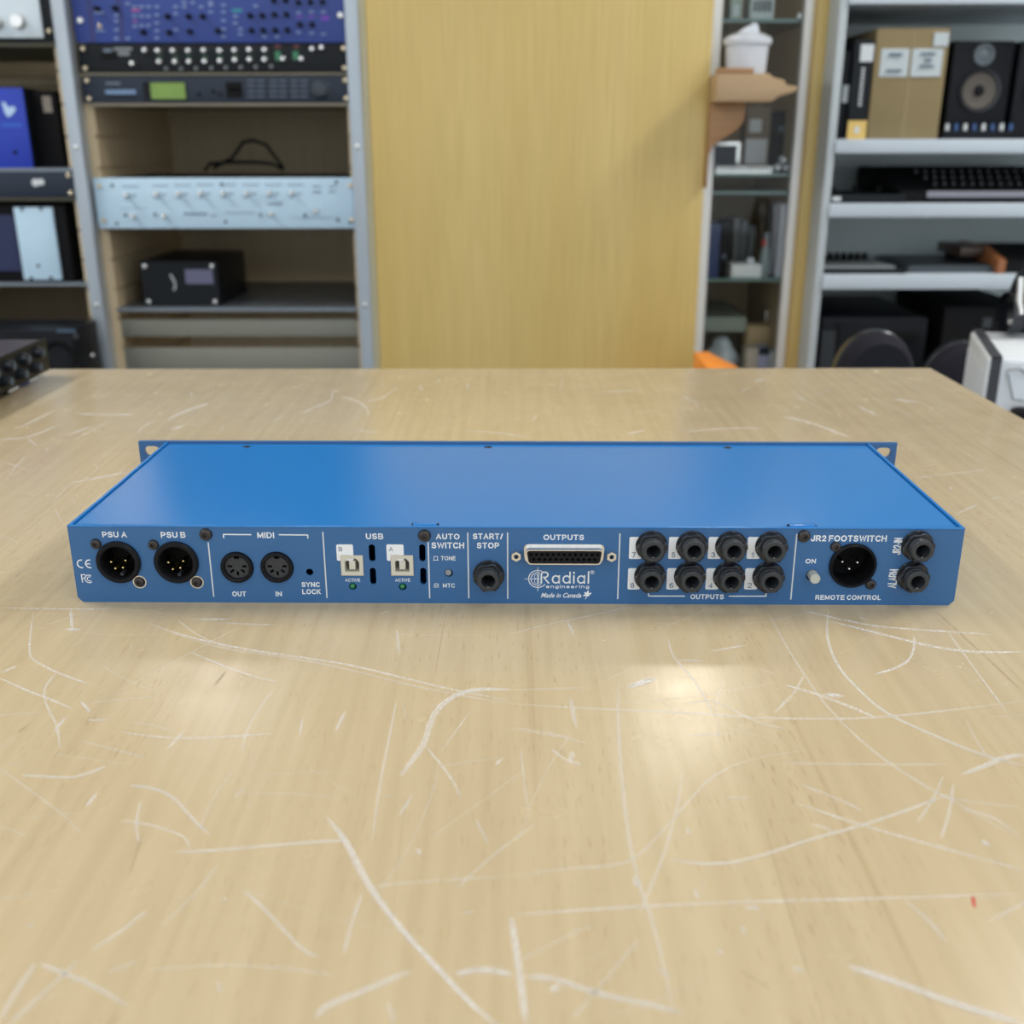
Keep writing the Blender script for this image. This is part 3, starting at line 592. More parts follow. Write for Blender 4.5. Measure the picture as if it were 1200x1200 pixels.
# jacks
def jack(c, first=[None]):
    if first[0] is None:
        b = MB(); n = 12; out = []
        for k in range(24):
            a = 2 * PI * k / 24; rr = 7.7*mm if k % 4 in (0, 1) else 6.9*mm
            out.append((rr * math.cos(a), rr * math.sin(a)))
        nut = MB().lathe([(8.0*mm, 0), (8.0*mm, -.7*mm), (7.7*mm, -1.0*mm), (5*mm, -1.0*mm)], 36)
        nm = curve_mesh('phone_jack', [[(x_ * .95, z_ * .95) for x_, z_ in out], circ(0, 0, 5.4*mm, 24)], 3.4*mm, BLKN, front=-4.2*mm, bevel=.35*mm)
        wsh = nut.mesh('washer', BLKN)
        bu = MB().lathe([(5.7*mm, -4*mm), (5.7*mm, -5.0*mm), (5.45*mm, -5.2*mm), (5.45*mm, -5.6*mm), (5.7*mm, -5.8*mm), (5.6*mm, -8.2*mm), (5.1*mm, -8.7*mm), (3.6*mm, -8.7*mm), (3.35*mm, -8.4*mm), (3.35*mm, 6*mm), (0, 6*mm)], 32).mesh('bushing', DGREY)
        tip = MB().box(-.45*mm, .45*mm, -8.2*mm, -5*mm, -3.4*mm, -3.1*mm).mesh('contact', SILV)
        lug = MB(); 
        for an in (250, 300, 20): 
            a = math.radians(an); x_, z_ = 6.0*mm * math.cos(a), 6.2*mm * math.sin(a)
            lug.lathe([(1.1*mm, -4*mm), (1.1*mm, -6.0*mm), (.8*mm, -6.3*mm), (0, -6.3*mm)], 10, c=(x_, 0, z_))
        first[0] = (nm, bu, tip, lug.mesh('nut_lug', BLKN), wsh)
    nm, bu, tip, lg, wsh = first[0]
    o = link('phone_jack', nm, RU, (c[0], 0, c[1])); link('bushing', bu, o); link('contact', tip, o); link('nut_lug', lg, o); link('washer', wsh, o)
for c in JK + [JS] + JR: jack(c)
# D-sub
def trap(wt, wb, hh, r=1.0*mm):
    pts = [(-wt, hh), (-wb, -hh), (wb, -hh), (wt, hh)]; out = []
    for i, p in enumerate(pts):
        p = Vector(p); a = (Vector(pts[i - 1]) - p).normalized(); b = (Vector(pts[(i + 1) % 4]) - p).normalized()
        for k in range(5):
            t = k / 4; q = p + (a * (1 - t) ** 2 + b * t ** 2) * r * 1.3; out.append((q.x, q.y))
    return out
o = link('multipin_socket', curve_mesh('multipin_socket', [trap(19.3*mm, 18.3*mm, 4.0*mm, 1.6*mm), trap(18.7*mm, 17.7*mm, 3.4*mm, 1.3*mm)], 6.0*mm, SILV, front=-6.0*mm), RU, (DS[0], 0, DS[1]))
link('socket_flange', curve_mesh('socket_flange', [trap(20.3*mm, 19.6*mm, 5.0*mm, 2.2*mm), trap(18.5*mm, 17.5*mm, 3.3*mm)], 1.0*mm, SILV, front=-1.0*mm), o)
hl = []
for k in range(13): hl.append(circ((-16.6 + k * 33.2 / 12) * mm, 1.25*mm, .72*mm, 10))
for k in range(12): hl.append(circ((-15.2 + k * 30.4 / 11) * mm, -1.35*mm, .72*mm, 10))
link('pin_block', curve_mesh('pin_block', [trap(18.7*mm, 17.7*mm, 3.4*mm)] + hl, 4*mm, BLK, front=-5.6*mm), o)
MB().box(-18*mm, 18*mm, -1.6*mm, -1.0*mm, -3.2*mm, 3.2*mm).build('socket_back', BLKM, o)
for p in ((604.9, 652.6), (716.9, 652.9)):
    x, z = pm(*p, 4.5); q = link('standoff', curve_mesh('standoff', [circ(0, 0, 2.6*mm, 6, PI / 6), circ(0, 0, 1.15*mm, 14)], 4.5*mm, SILV, front=-4.5*mm), RU, (x, 0, z))
# flat print
PY = -0.06*mm
def T(body, a, b, t=.19, mt=PRINT, **k):
    p, q = pm(*a), pm(*b); link('lettering', stroke_mesh('lettering', body, mt, p[0], q[0], q[1], p[1], PY, t, **k), RU)
def TS(body, a, b, bold, **k):
    p, q = pm(*a), pm(*b); link('lettering', text_mesh('lettering', body, PRINT, p[0], q[0], q[1], p[1], PY, bold, **k), RU)
def bars(name, segs, wd, mt=PRINT, y=PY):
    b = MB()
    for (p, q) in segs:
        p = Vector(pm(*p)); q = Vector(pm(*q)); d = (q - p).normalized(); n = Vector((-d.y, d.x)) * wd / 2
        b.add([(v.x, y, v.y) for v in (p - n, q - n, q + n, p + n)], [(0, 1, 2, 3)])
    return b.build(name, mt, RU, smooth=False)
T('PSU A', (119.3, 623), (149, 629.8)); T('PSU B', (188, 623.2), (217.7, 630.2)); T('MIDI', (301.2, 623.6), (321.5, 630.6)); T('OUT', (271.9, 693), (288.7, 698.8)); T('IN', (322.8, 693), (330.5, 698.8))
T('SYNC', (353.2, 682), (375, 687.9)); T('LOCK', (354, 690.4), (376.1, 696.3)); T('USB', (428.6, 625), (449.3, 631.9)); T('AUTO', (510.7, 625.4), (538.6, 632)); T('SWITCH', (505.6, 635.5), (544.1, 642.7))
T('TONE', (516.6, 651.7), (534, 656.6), .16); T('MTC', (519, 683.6), (533.1, 688.5), .16); T('START/', (554.2, 625), (589.4, 631.9)); T('STOP', (558.8, 635.7), (585, 642.7))
T('ACTIVE', (404.4, 677.9), (422.2, 681.6), .15); T('ACTIVE', (462.9, 677.9), (480.8, 681.6), .15)
T('OUTPUTS', (636.9, 626.4), (684.3, 632.9)); T('OUTPUTS', (809.2, 696.3), (848, 702.2)); T('ON', (944.2, 654.8), (955.8, 660.3)); T('JR2 FOOTSWITCH', (950.8, 627.2), (1038.7, 634.7)); T('REMOTE CONTROL', (955.8, 697.2), (1032.2, 703))
T('JR2-IN', (1048, 630.3), (1055.3, 650), .13, rot90=True); T('ALARM', (1042.5, 667), (1050, 689.2), .13, rot90=True)
T('Qadial', (633.6, 669.0), (690.3, 684), .115, gap=.24, hi=1.05); T('engineering', (639.9, 685.2), (690.3, 690.2), .18, gap=.26, lo=-.26); TS('Made in Canada', (633.8, 694.6), (681.2, 700.4), .012, shear=.35)
def vline(a, b):
    p, q = pm(*a), pm(*b); x = (p[0] + q[0]) / 2
    MB().add([(x - .33*mm, PY, q[1]), (x + .33*mm, PY, q[1]), (x + .33*mm, PY, p[1]), (x - .33*mm, PY, p[1])], [(0, 1, 2, 3)]).build('divider_line', PRINTG, RU, smooth=False)
for a, b in (((243.8, 635.5), (250.7, 699.2)), ((378.5, 623.3), (383, 700.7)), ((501.4, 635), (503.8, 701)), ((548.3, 624), (549.2, 701)), ((594.9, 624), (594.9, 701.7)), ((726.7, 625), (723.6, 702)), ((934, 625.5), (926.5, 702.5))): vline(a, b)
bars('bracket_line', [((261.5, 626.2), (294.5, 626.5)), ((261.8, 625.8), (262.2, 630.5))], .6*mm); bars('bracket_line', [((326.8, 626.6), (361, 626.9)), ((360.6, 626.5), (360.8, 631)),], .6*mm)
bars('bracket_line', [((759.5, 698.5), (802.5, 698.5)), ((760, 695.4), (760, 698.9))], .6*mm); bars('bracket_line', [((854, 698.6), (898, 698.6)), ((897.6, 694.5), (897.6, 699))], .6*mm)
def ring_seg(cx, cy, r, a0, a1, wd, name='logo_ring', ry=None, y=PY, mt=PRINT):
    cx, cz = pm(cx, cy); r = r * mm; b = MB(); vs = []; n = 20
    for k in range(n + 1):
        t = math.radians(a0 + (a1 - a0) * k / n)
        for s in (-.5, .5): vs.append((cx + (r + s * wd * mm) * math.cos(t), y, cz + (r + s * wd * mm) * math.sin(t)))
    b.add(vs, [(2 * k, 2 * k + 1, 2 * k + 3, 2 * k + 2) for k in range(n)]); return b.build(name, mt, RU, smooth=False)
ring_seg(630.3, 678.4, 4.7, 62, 322, .42); ring_seg(630.3, 678.4, 3.5, 70, 300, .36); ring_seg(628.8, 675.6, 1.15, 0, 360, .25); ring_seg(628.8, 680.9, 1.15, 0, 360, .25); ring_seg(632, 675.4, 1.0, 60, 270, .25); ring_seg(632, 681, 1.0, 90, 300, .25)
bars('logo_cross', [((614.9, 678.4), (632.6, 678.4)), ((630.3, 664.6), (630.2, 692.6))], .28*mm)
#bars('logo_stem', [((633.9, 684), (634, 674.5))], .5*mm)
ring_seg(694.2, 670.6, .95, 0, 360, .18, 'registered_mark'); T('R', (692.9, 669.0), (695.4, 672.2), .14)
# maple leaf
p = pm(688.2, 696.6); leaf = []
for k, r in enumerate((2.2, 1.25, 1.9, 1.2, 2.15, 1.2, 1.3, 1.1, 1.3, 1.2, 2.15, 1.2)):
    for d_ in (-.17, .17): a = math.radians(80) + k * PI / 6 + d_; leaf.append((p[0] + r*mm * math.cos(a), p[1] + r*mm * math.sin(a)))
link('leaf_mark', curve_mesh('leaf_mark', [leaf], .02*mm, PRINT, front=PY), RU); bars('leaf_stem', [((687.8, 698.5), (686, 702))], .35*mm)
# CE mark and FCC mark
def arcm(cx, cz, r, a0, a1, wd): ring_seg(cx, cz, r, a0, a1, wd, 'approval_mark')
arcm(95.6, 660.7, 2.1, 75, 285, .6); arcm(105.2, 660.7, 2.1, 75, 285, .6); bars('approval_mark', [((101.2, 660.7), (105.8, 660.7))], .55*mm)
bars('approval_mark', [((95.2, 673), (96.8, 682.5)), ((94.8, 673.4), (100.3, 673.4)), ((95.6, 677.6), (99.6, 677.6))], .5*mm)
arcm(104.3, 678.3, 2.1, 50, 310, .45); arcm(104.8, 678.3, 1.15, 50, 310, .4)
# little push icons
bars('switch_icon', [((508.6, 652), (512.8, 652)), ((508.6, 652), (508.7, 656.2)), ((512.8, 652), (512.8, 656.2)), ((507.5, 656.4), (513.8, 656.4))], .28*mm)
bars('switch_icon', [((509.6, 683.9), (513.2, 683.9)), ((509.6, 683.9), (508.6, 686)), ((513.2, 683.9), (514, 686)), ((508.0, 687.9), (514.4, 687.9)), ((508.4, 686), (514.2, 686))], .28*mm)
# printed white number fields
def field(a, b, txt, ta, tb):
    p, q = pm(*a), pm(*b)
    link('number_field', curve_mesh('number_field', [rrect(p[0], q[0], q[1], p[1], .8*mm)], .02*mm, PRINT, front=-.03*mm), RU)
    p, q = pm(*ta), pm(*tb); link('field_lettering', stroke_mesh('field_lettering', txt, INK, p[0], q[0], q[1], p[1], -.09*mm, .13), RU)
field((393.8, 637.9), (414.5, 657.2), 'B', (396.7, 641), (401.3, 646)); field((452.6, 637.9), (473.5, 657.2), 'A', (455.5, 641), (460.6, 646))
for t, x in (('7', 737.8), ('5', 784.2), ('3', 830.8), ('1', 876.7)): field((x, 629.2), (x + 13.5, 655), t, (x + (2.9 if t != '1' else 3.8), 647.2), (x + (6.9 if t != '1' else 6.3), 653.2))
for t, x in (('8', 736.2), ('6', 782.0), ('4', 828.0), ('2', 873.7)): field((x, 665.8), (x + 13.5, 690.8), t, (x + 2.6, 683), (x + 7.0, 689))

# ------------------------------------------------------------------ black unit at the left end of the table
mx_ = thing('outboard_unit', 'black box with rows of dark knobs on the left end of the table', 'audio equipment', (-0.60, 0.81, TZ))
ex = -0.4635 + 0.60
zt = at(60, 397, 1.05).z - TZ
MB().box(-0.20, ex - .003, -0.235, 0.238, 0.010, zt).build('housing', mat('warm_black_case', (0.045, 0.035, 0.03), 0.35, var=.1), mx_, bevel=.002)
MB().box(ex - .003, ex, -0.24, 0.241, 0.006, zt + .001).build('front_face', BLKF, mx_, bevel=.001)
for fx in (-.15, .1):
    for fy in (-.2, .2): MB().lathe([(.010, 0), (.012, .010)], 14, axis='Z', cap=True).build('foot', BLKM, mx_, (fx, fy, 0))
km = MB().lathe([(.0060, 0), (.0058, .003), (.0050, .0065), (.004, .007), (0, .007)], 16, axis='X').mesh('knob', mat('blueish_black_knob', (0.010, 0.015, 0.022), .35))
cm = MB().lathe([(0.0036, .0072), (0, .0075)], 12, axis='X').mesh('knob_cap', mat('slate_blue_cap', (0.03, 0.07, 0.13), .3))
for r, z in enumerate((zt * .76, zt * .42)):
    for k in range(12):
        kn = link('knob', km, mx_, (ex, .215 - k * .032 - r * .010, z)); link('knob_cap', cm, kn)
mk = MB()
for k in range(8): mk.box(ex, ex + .0006, .19 - k * .045, .21 - k * .045, zt * .10, zt * .17)
mk.build('button_row', mat('grey_button', (.35, .37, .38), .4), mx_)

# ------------------------------------------------------------------ equipment rack (two bays) at the back left
RY = 2.06
def X(px, py, Y=RY): return at(px, py, Y).x
def Z(py, Y=RY, px=260): return at(px, py, Y).z
XL, XR = X(91.5, 50), X(410.5, 50)          # main bay panel width, 19 inches
BW = XR - XL
rk = thing('equipment_rack', 'tall wooden two-bay equipment rack with steel posts behind the table', 'rack', (XL, RY, 0))
RT = 1.85
def notched(xa, xb, y0, y1, s, right=True, left=True):
    z = 0.06; poly_r, poly_l = [], []
    zz = Z(160) - 14 * .0555
    zs = []
    while zz < RT - .04:
        if zz > .1: zs.append(zz)
        zz += .0555
    R_ = [(xb, .0)]; L_ = [(xa, .0)]
    for q in zs:
        if right: R_ += [(xb, q - s), (xb - .006, q - s), (xb - .006, q + s), (xb, q + s)]
        if left: L_ += [(xa, q - s), (xa + .006, q - s), (xa + .006, q + s), (xa, q + s)]
    R_.append((xb, RT)); L_.append((xa, RT))
    return MB().prism(R_ + L_[::-1], 'Y', y0, y1)
xp = XL - .004                               # inner edge of the dividing post
def rb(b, name, m, **k):
    b.v = [(x - XL, y - RY, z) for x, y, z in b.v]; return b.build(name, m, rk, **k)
PW = 0.0235
mid_in, mid_out = XL + .012, XL - .046
rb(notched(mid_out, mid_in, RY + .004, RY + .46, .0018), 'side_board', RAIL, smooth=False)
rb(notched(XR - .012, XR + .022, RY + .004, RY + .46, .0018, right=False), 'side_board', RAIL, smooth=False)
XLL = XL - .034 - BW - .0
rb(notched(XLL - .04, XLL + .012, RY + .004, RY + .46, .0018, left=False), 'side_board', RAIL, smooth=False)
for xc in (XL - .017, XR + .008, XLL - .03):
    rb(MB().box(xc - PW / 2, xc + PW / 2, RY - .030, RY + .006, 0, RT), 'steel_post', STEEL, bevel=.002)
    for z in (Z(172), Z(355)):
        rb(MB().lathe([(.005, 0), (.004, -.002), (0, -.003)], 12, c=(xc, RY - .030, z)), 'post_bolt', SILV)
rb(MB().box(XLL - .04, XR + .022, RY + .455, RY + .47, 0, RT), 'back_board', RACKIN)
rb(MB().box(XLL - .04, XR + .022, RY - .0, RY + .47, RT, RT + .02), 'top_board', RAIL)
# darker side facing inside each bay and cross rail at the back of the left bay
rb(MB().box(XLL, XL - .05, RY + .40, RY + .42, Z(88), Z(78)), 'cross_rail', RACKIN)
shz = Z(361)
rb(MB().box(XL + .012, XR - .012, RY - .002, RY + .40, shz - .003, shz), 'metal_shelf', GREYM)
rb(MB().box(XL + .012, XR - .012, RY - .004, RY - .001, shz - .006, shz + .001), 'shelf_lip', GREYM)
for a, b in ((375, 395), (408, 436)):
    z1, z0 = Z(a), Z(b); rb(MB().box(XL + .008, XR - .010, RY + .006, RY + .009, z0, z1), 'blank_panel', GREYP, bevel=.001)
for py in (86.5, 122.5): # thin trays under the small units
    z = Z(py); rb(MB().box(XL + .006, XR - .004, RY - .006, RY + .30, z - .0022, z + .0022), 'tray', mat('tan_tray', (.36, .31, .22), .5))
rb(MB().box(XLL + .012, XL - .040, RY - .004, RY + .40, Z(54.5) - .0, Z(50)), 'tray', mat('olive_tray', (.10, .095, .06), .5))
lsz = Z(197, px=30)
rb(MB().box(XLL + .012, XL - .040, RY - .004, RY + .40, Z(200.5), lsz), 'tray', GREYM)
rb(MB().box(XLL + .012, XL - .040, RY - .004, RY + .40, Z(235), Z(231)), 'tray', MATS['olive_tray'])
ls3 = Z(331, px=30)
rb(MB().box(XLL + .012, XL - .040, RY - .004, RY + .40, ls3 - .006, ls3), 'tray', GREYM)

def unit(name, label, cat, py0, py1, face, depth=.26, x0=None, x1=None, Y=RY - .006, body=BLKM, screws=True, z1=None, z0=None):
    xa = XL if x0 is None else x0; xb = XR if x1 is None else x1
    zt_ = Z(py0) if z1 is None else z1; zb = Z(py1) if z0 is None else z0
    r = thing(name, label, cat, ((xa + xb) / 2, Y, zb)); hw = (xb - xa) / 2; h = zt_ - zb
    MB().box(-hw, hw, -.003, 0, 0, h).build('faceplate', face, r, bevel=.0008)
    MB().box(-hw + .022, hw - .022, .0, depth, .001, h - .001).build('housing', body, r)
    if screws:
        for sx in (-1, 1):
            for f in ((.16, .84) if h < .1 else (.1, .5, .9)):
                MB().lathe([(.0045, -.003), (.0042, -.0055), (.003, -.0065), (0, -.0065)], 12, c=(sx * (hw - .011), 0, h * f)).build('rack_screw', mat('brass_screw', (.62, .52, .36), .3, metal=.9), r)
    r['_h'] = h
    def loc(px, py):
        p = at(px, py, Y - .003) - Vector(r.location); return p.x, p.z
    return r, loc, h
def knob(r, loc, px, py, rad, ln, m, name='knob', ptr=None):
    x, z = loc(px, py)
    o = MB().lathe([(rad, -.003), (rad, -.003 - ln * .3), (rad * .8, -.003 - ln * .4), (rad * .72, -.003 - ln), (rad * .6, -.003 - ln * 1.05), (0, -.003 - ln * 1.05)], 16).build(name, m, r, (x, 0, z))
    return o
def marks(r, loc, rects, m, name='printed_marks', y=-.0033):
    b = MB()
    for x0, y0, x1, y1 in rects:
        p, q = loc(x0, y0), loc(x1, y1); b.box(p[0], q[0], y, -.003, q[1], p[1])
    return b.build(name, m, r, smooth=False)
# blue modular unit
bz0 = Z(50.5); ur, ul, uh = unit('synth_module', 'royal blue control unit with many small black knobs, topmost visible in the right bay', 'audio equipment', 0, 0, BLUEU, z0=bz0, z1=bz0 + .1335, screws=False)
for px, py in ((114.5, 10.5), (135.5, 10), (197, 19.5), (221.5, 19.5), (238, 19.5), (168.5, 38), (199, 38.5), (223, 37.5), (256, 36.5), (293.5, 18.5), (307.5, 18.5), (322, 17.5), (336, 17.5),
               (295, 36), (309, 36), (323, 36), (337, 35.5), (321, .5), (335, .5), (350, 3), (364, 2.5), (378, 2.5), (352, 29), (366, 29)):
    knob(ur, ul, px, py, .0048, .013, BLK)
for px, py in ((118, -30), (160, -22), (190, -30), (230, -25), (262, -34), (300, -28), (330, -30), (360, -24), (380, -36)): knob(ur, ul, px, py, .0048, .013, BLK)
for px, py in ((94, 24), (399, 18)):
    knob(ur, ul, px, py, .0055, .004, SILV, 'face_screw')
knob(ur, ul, 117, 31, .004, .004, mat('brass_ring', (.5, .42, .3), .3, metal=.8), 'jack_ring')
rc = []
for c, ys in ((136.5, (18, 24.5, 35, 45)), (158, (8, 19, 31)), (166, (8, 19, 30)), (174, (8, 19, 30)), (184, (8, 17.5, 27, 36, 44.5)), (206, (8, 16, 35)), (150, (4.5, 45)), (247, (6, 14, 3)), (262, (6, 14, 24, 34, 43)), (276, (19, 27)), (282, (34, 40)), (216, (8, 3)), (226, (3,)), (236, (8,)), (350, (15, 38)), (365, (14, 39)), (379, (14, 40)), (300, (7,)), (310, (43,)), (325, (43,))):
    for y in ys: rc.append((c - 2.6, y - 1.1, c + 2.6, y + 1.1))
rc += [(111, 13.8, 122, 16), (113, 35, 123, 37)]
marks(ur, ul, rc, mat('pale_blue_button', (.22, .30, .52), .4), 'button_marks', y=-.0045)['kind'] = 'stuff'
marks(ur, ul, [(154, 10.5, 164, 13.5), (156, 24, 161, 26)], mat('pink_mark', (.35, .08, .30), .5)); marks(ur, ul, [(272, 10.5, 284, 14)], TEAL); marks(ur, ul, [(348, 18, 354, 21), (362, 18, 368, 21), (376, 18, 386, 24)], PURP)
marks(ur, ul, [(140, -14, 141, 50), (105.5, -14, 106.2, 50)], mat('seam_blue', (.02, .03, .16), .5), 'panel_seam')
# black preamp
pr, pl, ph = unit('preamp_unit', 'black one-space unit with silver knobs, right under the royal blue unit', 'audio equipment', 52, 85.5, BLKF)
top_k = [(171, 59), (186.5, 59.5), (204, 59.5), (222, 59.5), (240, 59), (258.5, 59.5), (276, 59), (293, 58.5), (311, 58.5)]
bot_k = [(188, 72.5), (206.5, 72.5), (223, 72.5), (241, 72), (259, 71.5), (276.5, 70.5), (293.5, 70), (311, 70), (332.5, 69), (354, 69)]
low_k = [(195, 80.5), (212.5, 80.5), (230, 80.5), (248, 80), (265, 79.5), (282.5, 79), (300, 78.5), (318, 78)]
for p in top_k + bot_k + [(156.5, 74.5), (366.5, 57.5), (377.5, 56)]: knob(pr, pl, *p, .0052, .012, SILV)
for p in low_k: knob(pr, pl, *p, .0036, .006, mat('dull_knob', (.30, .33, .34), .4, metal=.5), 'small_knob')
marks(pr, pl, [(133, 55.5, 155, 59), (138, 60.5, 152, 65)], mat('grey_mark', (.20, .22, .24), .5)); marks(pr, pl, [(121, 57, 131, 61)], DGL)
marks(pr, pl, [(118, 62.5, 136, 68)], BLKM, 'switch_plate', y=-.006)
gg = [(322, 60, 329, 71), (343, 60, 350, 70)] + [(x - 4, 66, x + 3, 67) for x, _ in bot_k[:8]]
[marks(pr, pl, [q_], GRN, 'level_mark') for q_ in gg]; marks(pr, pl, [(322, 53, 329, 56), (344, 53, 350, 56)], mat('dark_red_mark', (.14, .03, .04), .5), 'peak_marks')
# effects unit
fr_, fl_, fh = unit('effects_unit', 'navy one-space effects unit with a green display, third down in the right bay', 'audio equipment', 89.5, 120.5, NAVY)
p, q = fl_(176, 97), fl_(218, 116); MB().box(p[0], q[0], -.0042, -.003, q[1], p[1]).build('display', LCD, fr_); 
p, q = fl_(167, 96), fl_(220, 118); MB().box(p[0], q[0], -.0036, -.003, q[1], p[1]).build('display_bezel', BLK, fr_)
p, q = fl_(124, 105.5), fl_(160, 110.5); MB().box(p[0], q[0], -.006, -.003, q[1], p[1]).build('card_slot', mat('card_edge', (.16, .26, .42), .4), fr_)
marks(fr_, fl_, [(124, 111.5, 160, 113)], BLKM, 'slot_shadow_gap'); marks(fr_, fl_, [(124, 96.5, 141, 99)], DGL)
kb = MB()
bt = []
for bx in (290, 316, 341):
    for by in (93.5, 99.5, 106, 112):
        for k in range(2): bt.append((bx + k * 11, by, bx + k * 11 + 9, by + 2.2))
marks(fr_, fl_, bt, mat('dim_button', (.09, .12, .17), .5), 'button_marks', y=-.005)['kind'] = 'stuff'
marks(fr_, fl_, [(264, 96, 285, 115)], BLKM, 'dark_window'); marks(fr_, fl_, [(268, 104, 281, 106)], DGL)
knob(fr_, fl_, 376, 105, .018, .010, mat('navy_dial', (.018, .028, .042), .3), 'dial')
for p in ((250, 107), (258, 110), (233, 110)): knob(fr_, fl_, *p, .0035, .003, BLK, 'small_knob')
# silver unit
sr, sl_, sh = unit('silver_processor', 'pale silver two-space unit with small chrome knobs, in the middle of the right bay', 'audio equipment', 208, 267, SILF, Y=RY - .010)
for px, py in ((149, 228), (184, 227), (210, 226.5), (236, 226), (262.5, 226), (290, 226), (316.5, 226), (342.5, 226), (157.5, 253), (193.5, 252.5), (318.5, 250.5), (370.5, 247)):
    k_ = knob(sr, sl_, px, py, .0050, .012, SILV)
sm = []
for px, py in ((149, 228), (184, 227), (210, 226.5), (236, 226), (262.5, 226), (290, 226), (316.5, 226), (342.5, 226)):
    sm += [(px - 6, py - 10, px + 14, py - 8.8), (px + 5, py + .5, px + 11, py + 2), (px - 4, py + 5, px + 3, py + 6)]
sm += [(215, 249.5, 243, 252), (247, 252, 254, 253.5), (264, 249, 301, 250), (313, 238, 331, 240), (366, 218, 377, 219.5), (366, 224, 377, 226), (385, 218, 394, 219.5), (385, 224, 394, 225.5), (140, 244, 172, 244.5), (340, 255, 397, 255.6)]
marks(sr, sl_, sm, mat('slate_mark', (.14, .20, .28), .5), y=-.0034)['kind'] = 'stuff'
for px, py in ((147, 252), (182, 251.5), (305.5, 252), (357.5, 252), (137, 262), (264.5, 260), (396, 258), (410.5, 260.5), (131.5, 217.5), (260, 216), (394, 213.5)):
    knob(sr, sl_, px, py, .0028, .002, BLK, 'small_knob')
# black box on shelf
bx0, bx1 = X(165, 330), X(257, 330)
def onshelf(name, label, cat, x0, x1, y0, y1, z0, z1, m, group=None, bevel=.002):
    r = thing(name, label, cat, ((x0 + x1) / 2, (y0 + y1) / 2, z0), 0, group); hx, hy = (x1 - x0) / 2, (y1 - y0) / 2
    b = MB().box(-hx, hx, -hy, hy, 0, z1 - z0).build('housing', m, r, bevel=bevel)
    return r, hx, hy, z1 - z0
yb = RY + .03
r, hx, hy, hh = onshelf('power_unit', 'black box with silver corner screws on the grey metal shelf', 'audio equipment', X(167, 330, yb), X(256, 330, yb), yb, yb + .22, shz, at(200, 306, yb).z, BLK)
MB().box(-hx, hx, -hy - .002, -hy, 0.001, hh).build('faceplate', BLKF, r)
for sx in (-1, 1):
    for z in (.009, hh - .009): MB().lathe([(.0045, 0), (.004, -.003), (0, -.0035)], 12, c=(sx * (hx - .009), -hy - .002, z)).build('corner_screw', SILV, r)
MB().box(hx * .15, hx * .88, -hy - .003, -hy - .002, hh * .50, hh * .82).build('label_plate', mat('violet_grey_label', (.13, .13, .22), .4), r)
sp = [(math.sin(t * 4.4) * .0035, -hy - .003, hh * .36 + t * .030) for t in [k / 12 for k in range(13)]]
MB().tube([(x - hx * .18, y, z) for x, y, z in sp], .0017, 6).build('white_emblem', PALE, r)
# cable lying in the bay
yb = RY + .20
cz = Z(208)
c0 = [at(px, py, yb) for px, py in ((250, 197), (262, 190), (272, 185.5), (285, 166.5), (297, 164.5), (312, 170), (325, 187), (332, 196))]
cc = MB().tube(c0, .0035, 8)
c1 = [at(px, py, yb - .02) for px, py in ((240, 200), (246, 191.5), (270, 190), (300, 190), (320, 192), (333, 199))]
cc.tube(c1, .0035, 8); cc.build('tmp', BLKM)
o = COL.objects['tmp']; o.name = 'cable'; tag(o, 'black cable looped on top of the pale silver two-space unit', 'cable')

# left bay
lx0, lx1 = XLL, XL - .034
tz0 = Z(48, px=30)
r, lc, hh = unit('silver_receiver', 'silver-faced unit with round knobs in a black frame, top left corner', 'audio equipment', 0, 0, BLKF, x0=lx0, x1=lx1, z0=Z(49.5), z1=Z(49.5) + .178, screws=True)
p, q = lc(-190, -60), lc(53, 45); MB().box(p[0], q[0], -.010, -.003, q[1], p[1] if p[1] < .17 else .165).build('silver_front', SILF2, r, bevel=.002)
for px, py in ((25, 26), (-2, 27), (-40, 27), (-80, 27)):
    x, z = lc(px, py); MB().lathe([(.0125, -.010), (.012, -.024), (.0105, -.026), (0, -.026)], 24).build('knob', SILV, r, (x, 0, z))
x1_ = at(38, 190, RY + .0).x
bz = lsz
r, hx, hy, hh = onshelf('monitor_box', 'vivid blue fronted box with a white bird-like emblem in the left bay', 'audio equipment', x1_ - .165, x1_, RY + .005, RY + .20, bz, at(10, 103, RY + .005).z, BLKF)
MB().box(-hx, hx, -hy - .004, -hy, 0, hh).build('blue_front', BLUEB, r, bevel=.001)
def ep(px, py): v = at(px, py, RY + .001) - Vector(r.location); return v.x, v.z
em = [ep(*p) for p in ((2, 119), (6, 120), (10, 126), (16, 124), (19, 128), (15, 134), (10, 137.5), (6, 133), (4, 126))]
link('white_emblem', curve_mesh('white_emblem', [em], .0006, mat('sky_white_mark', (.45, .62, .85), .5), front=-hy - .0048), r)
t0, t1 = ep(1, 144), ep(26, 149); MB().box(t0[0], t1[0], -hy - .0044, -hy - .004, t1[1], t0[1]).build('printed_line', mat('mid_blue_mark', (.02, .10, .52), .5), r)
t0 = ep(18, 178.5); MB().lathe([(.004, 0), (.0035, -.001), (0, -.001)], 12, c=(t0[0], -hy - .004, t0[1])).build('jack_hole', BLKM, r)
r2, hx, hy, hh = onshelf('black_module', 'black box with a small pale sticker beside the vivid blue box', 'audio equipment', at(46, 190, RY + .03).x, at(74, 190, RY + .03).x, RY + .035, RY + .30, bz, at(50, 106, RY + .03).z, BLKM)
MB().box(-hx * .1, hx * .6, -hy - .001, -hy, hh * .72, hh * .93).build('sticker', mat('mottled_sticker', (.28, .24, .20), .6, var=.4, scale=200), r2)
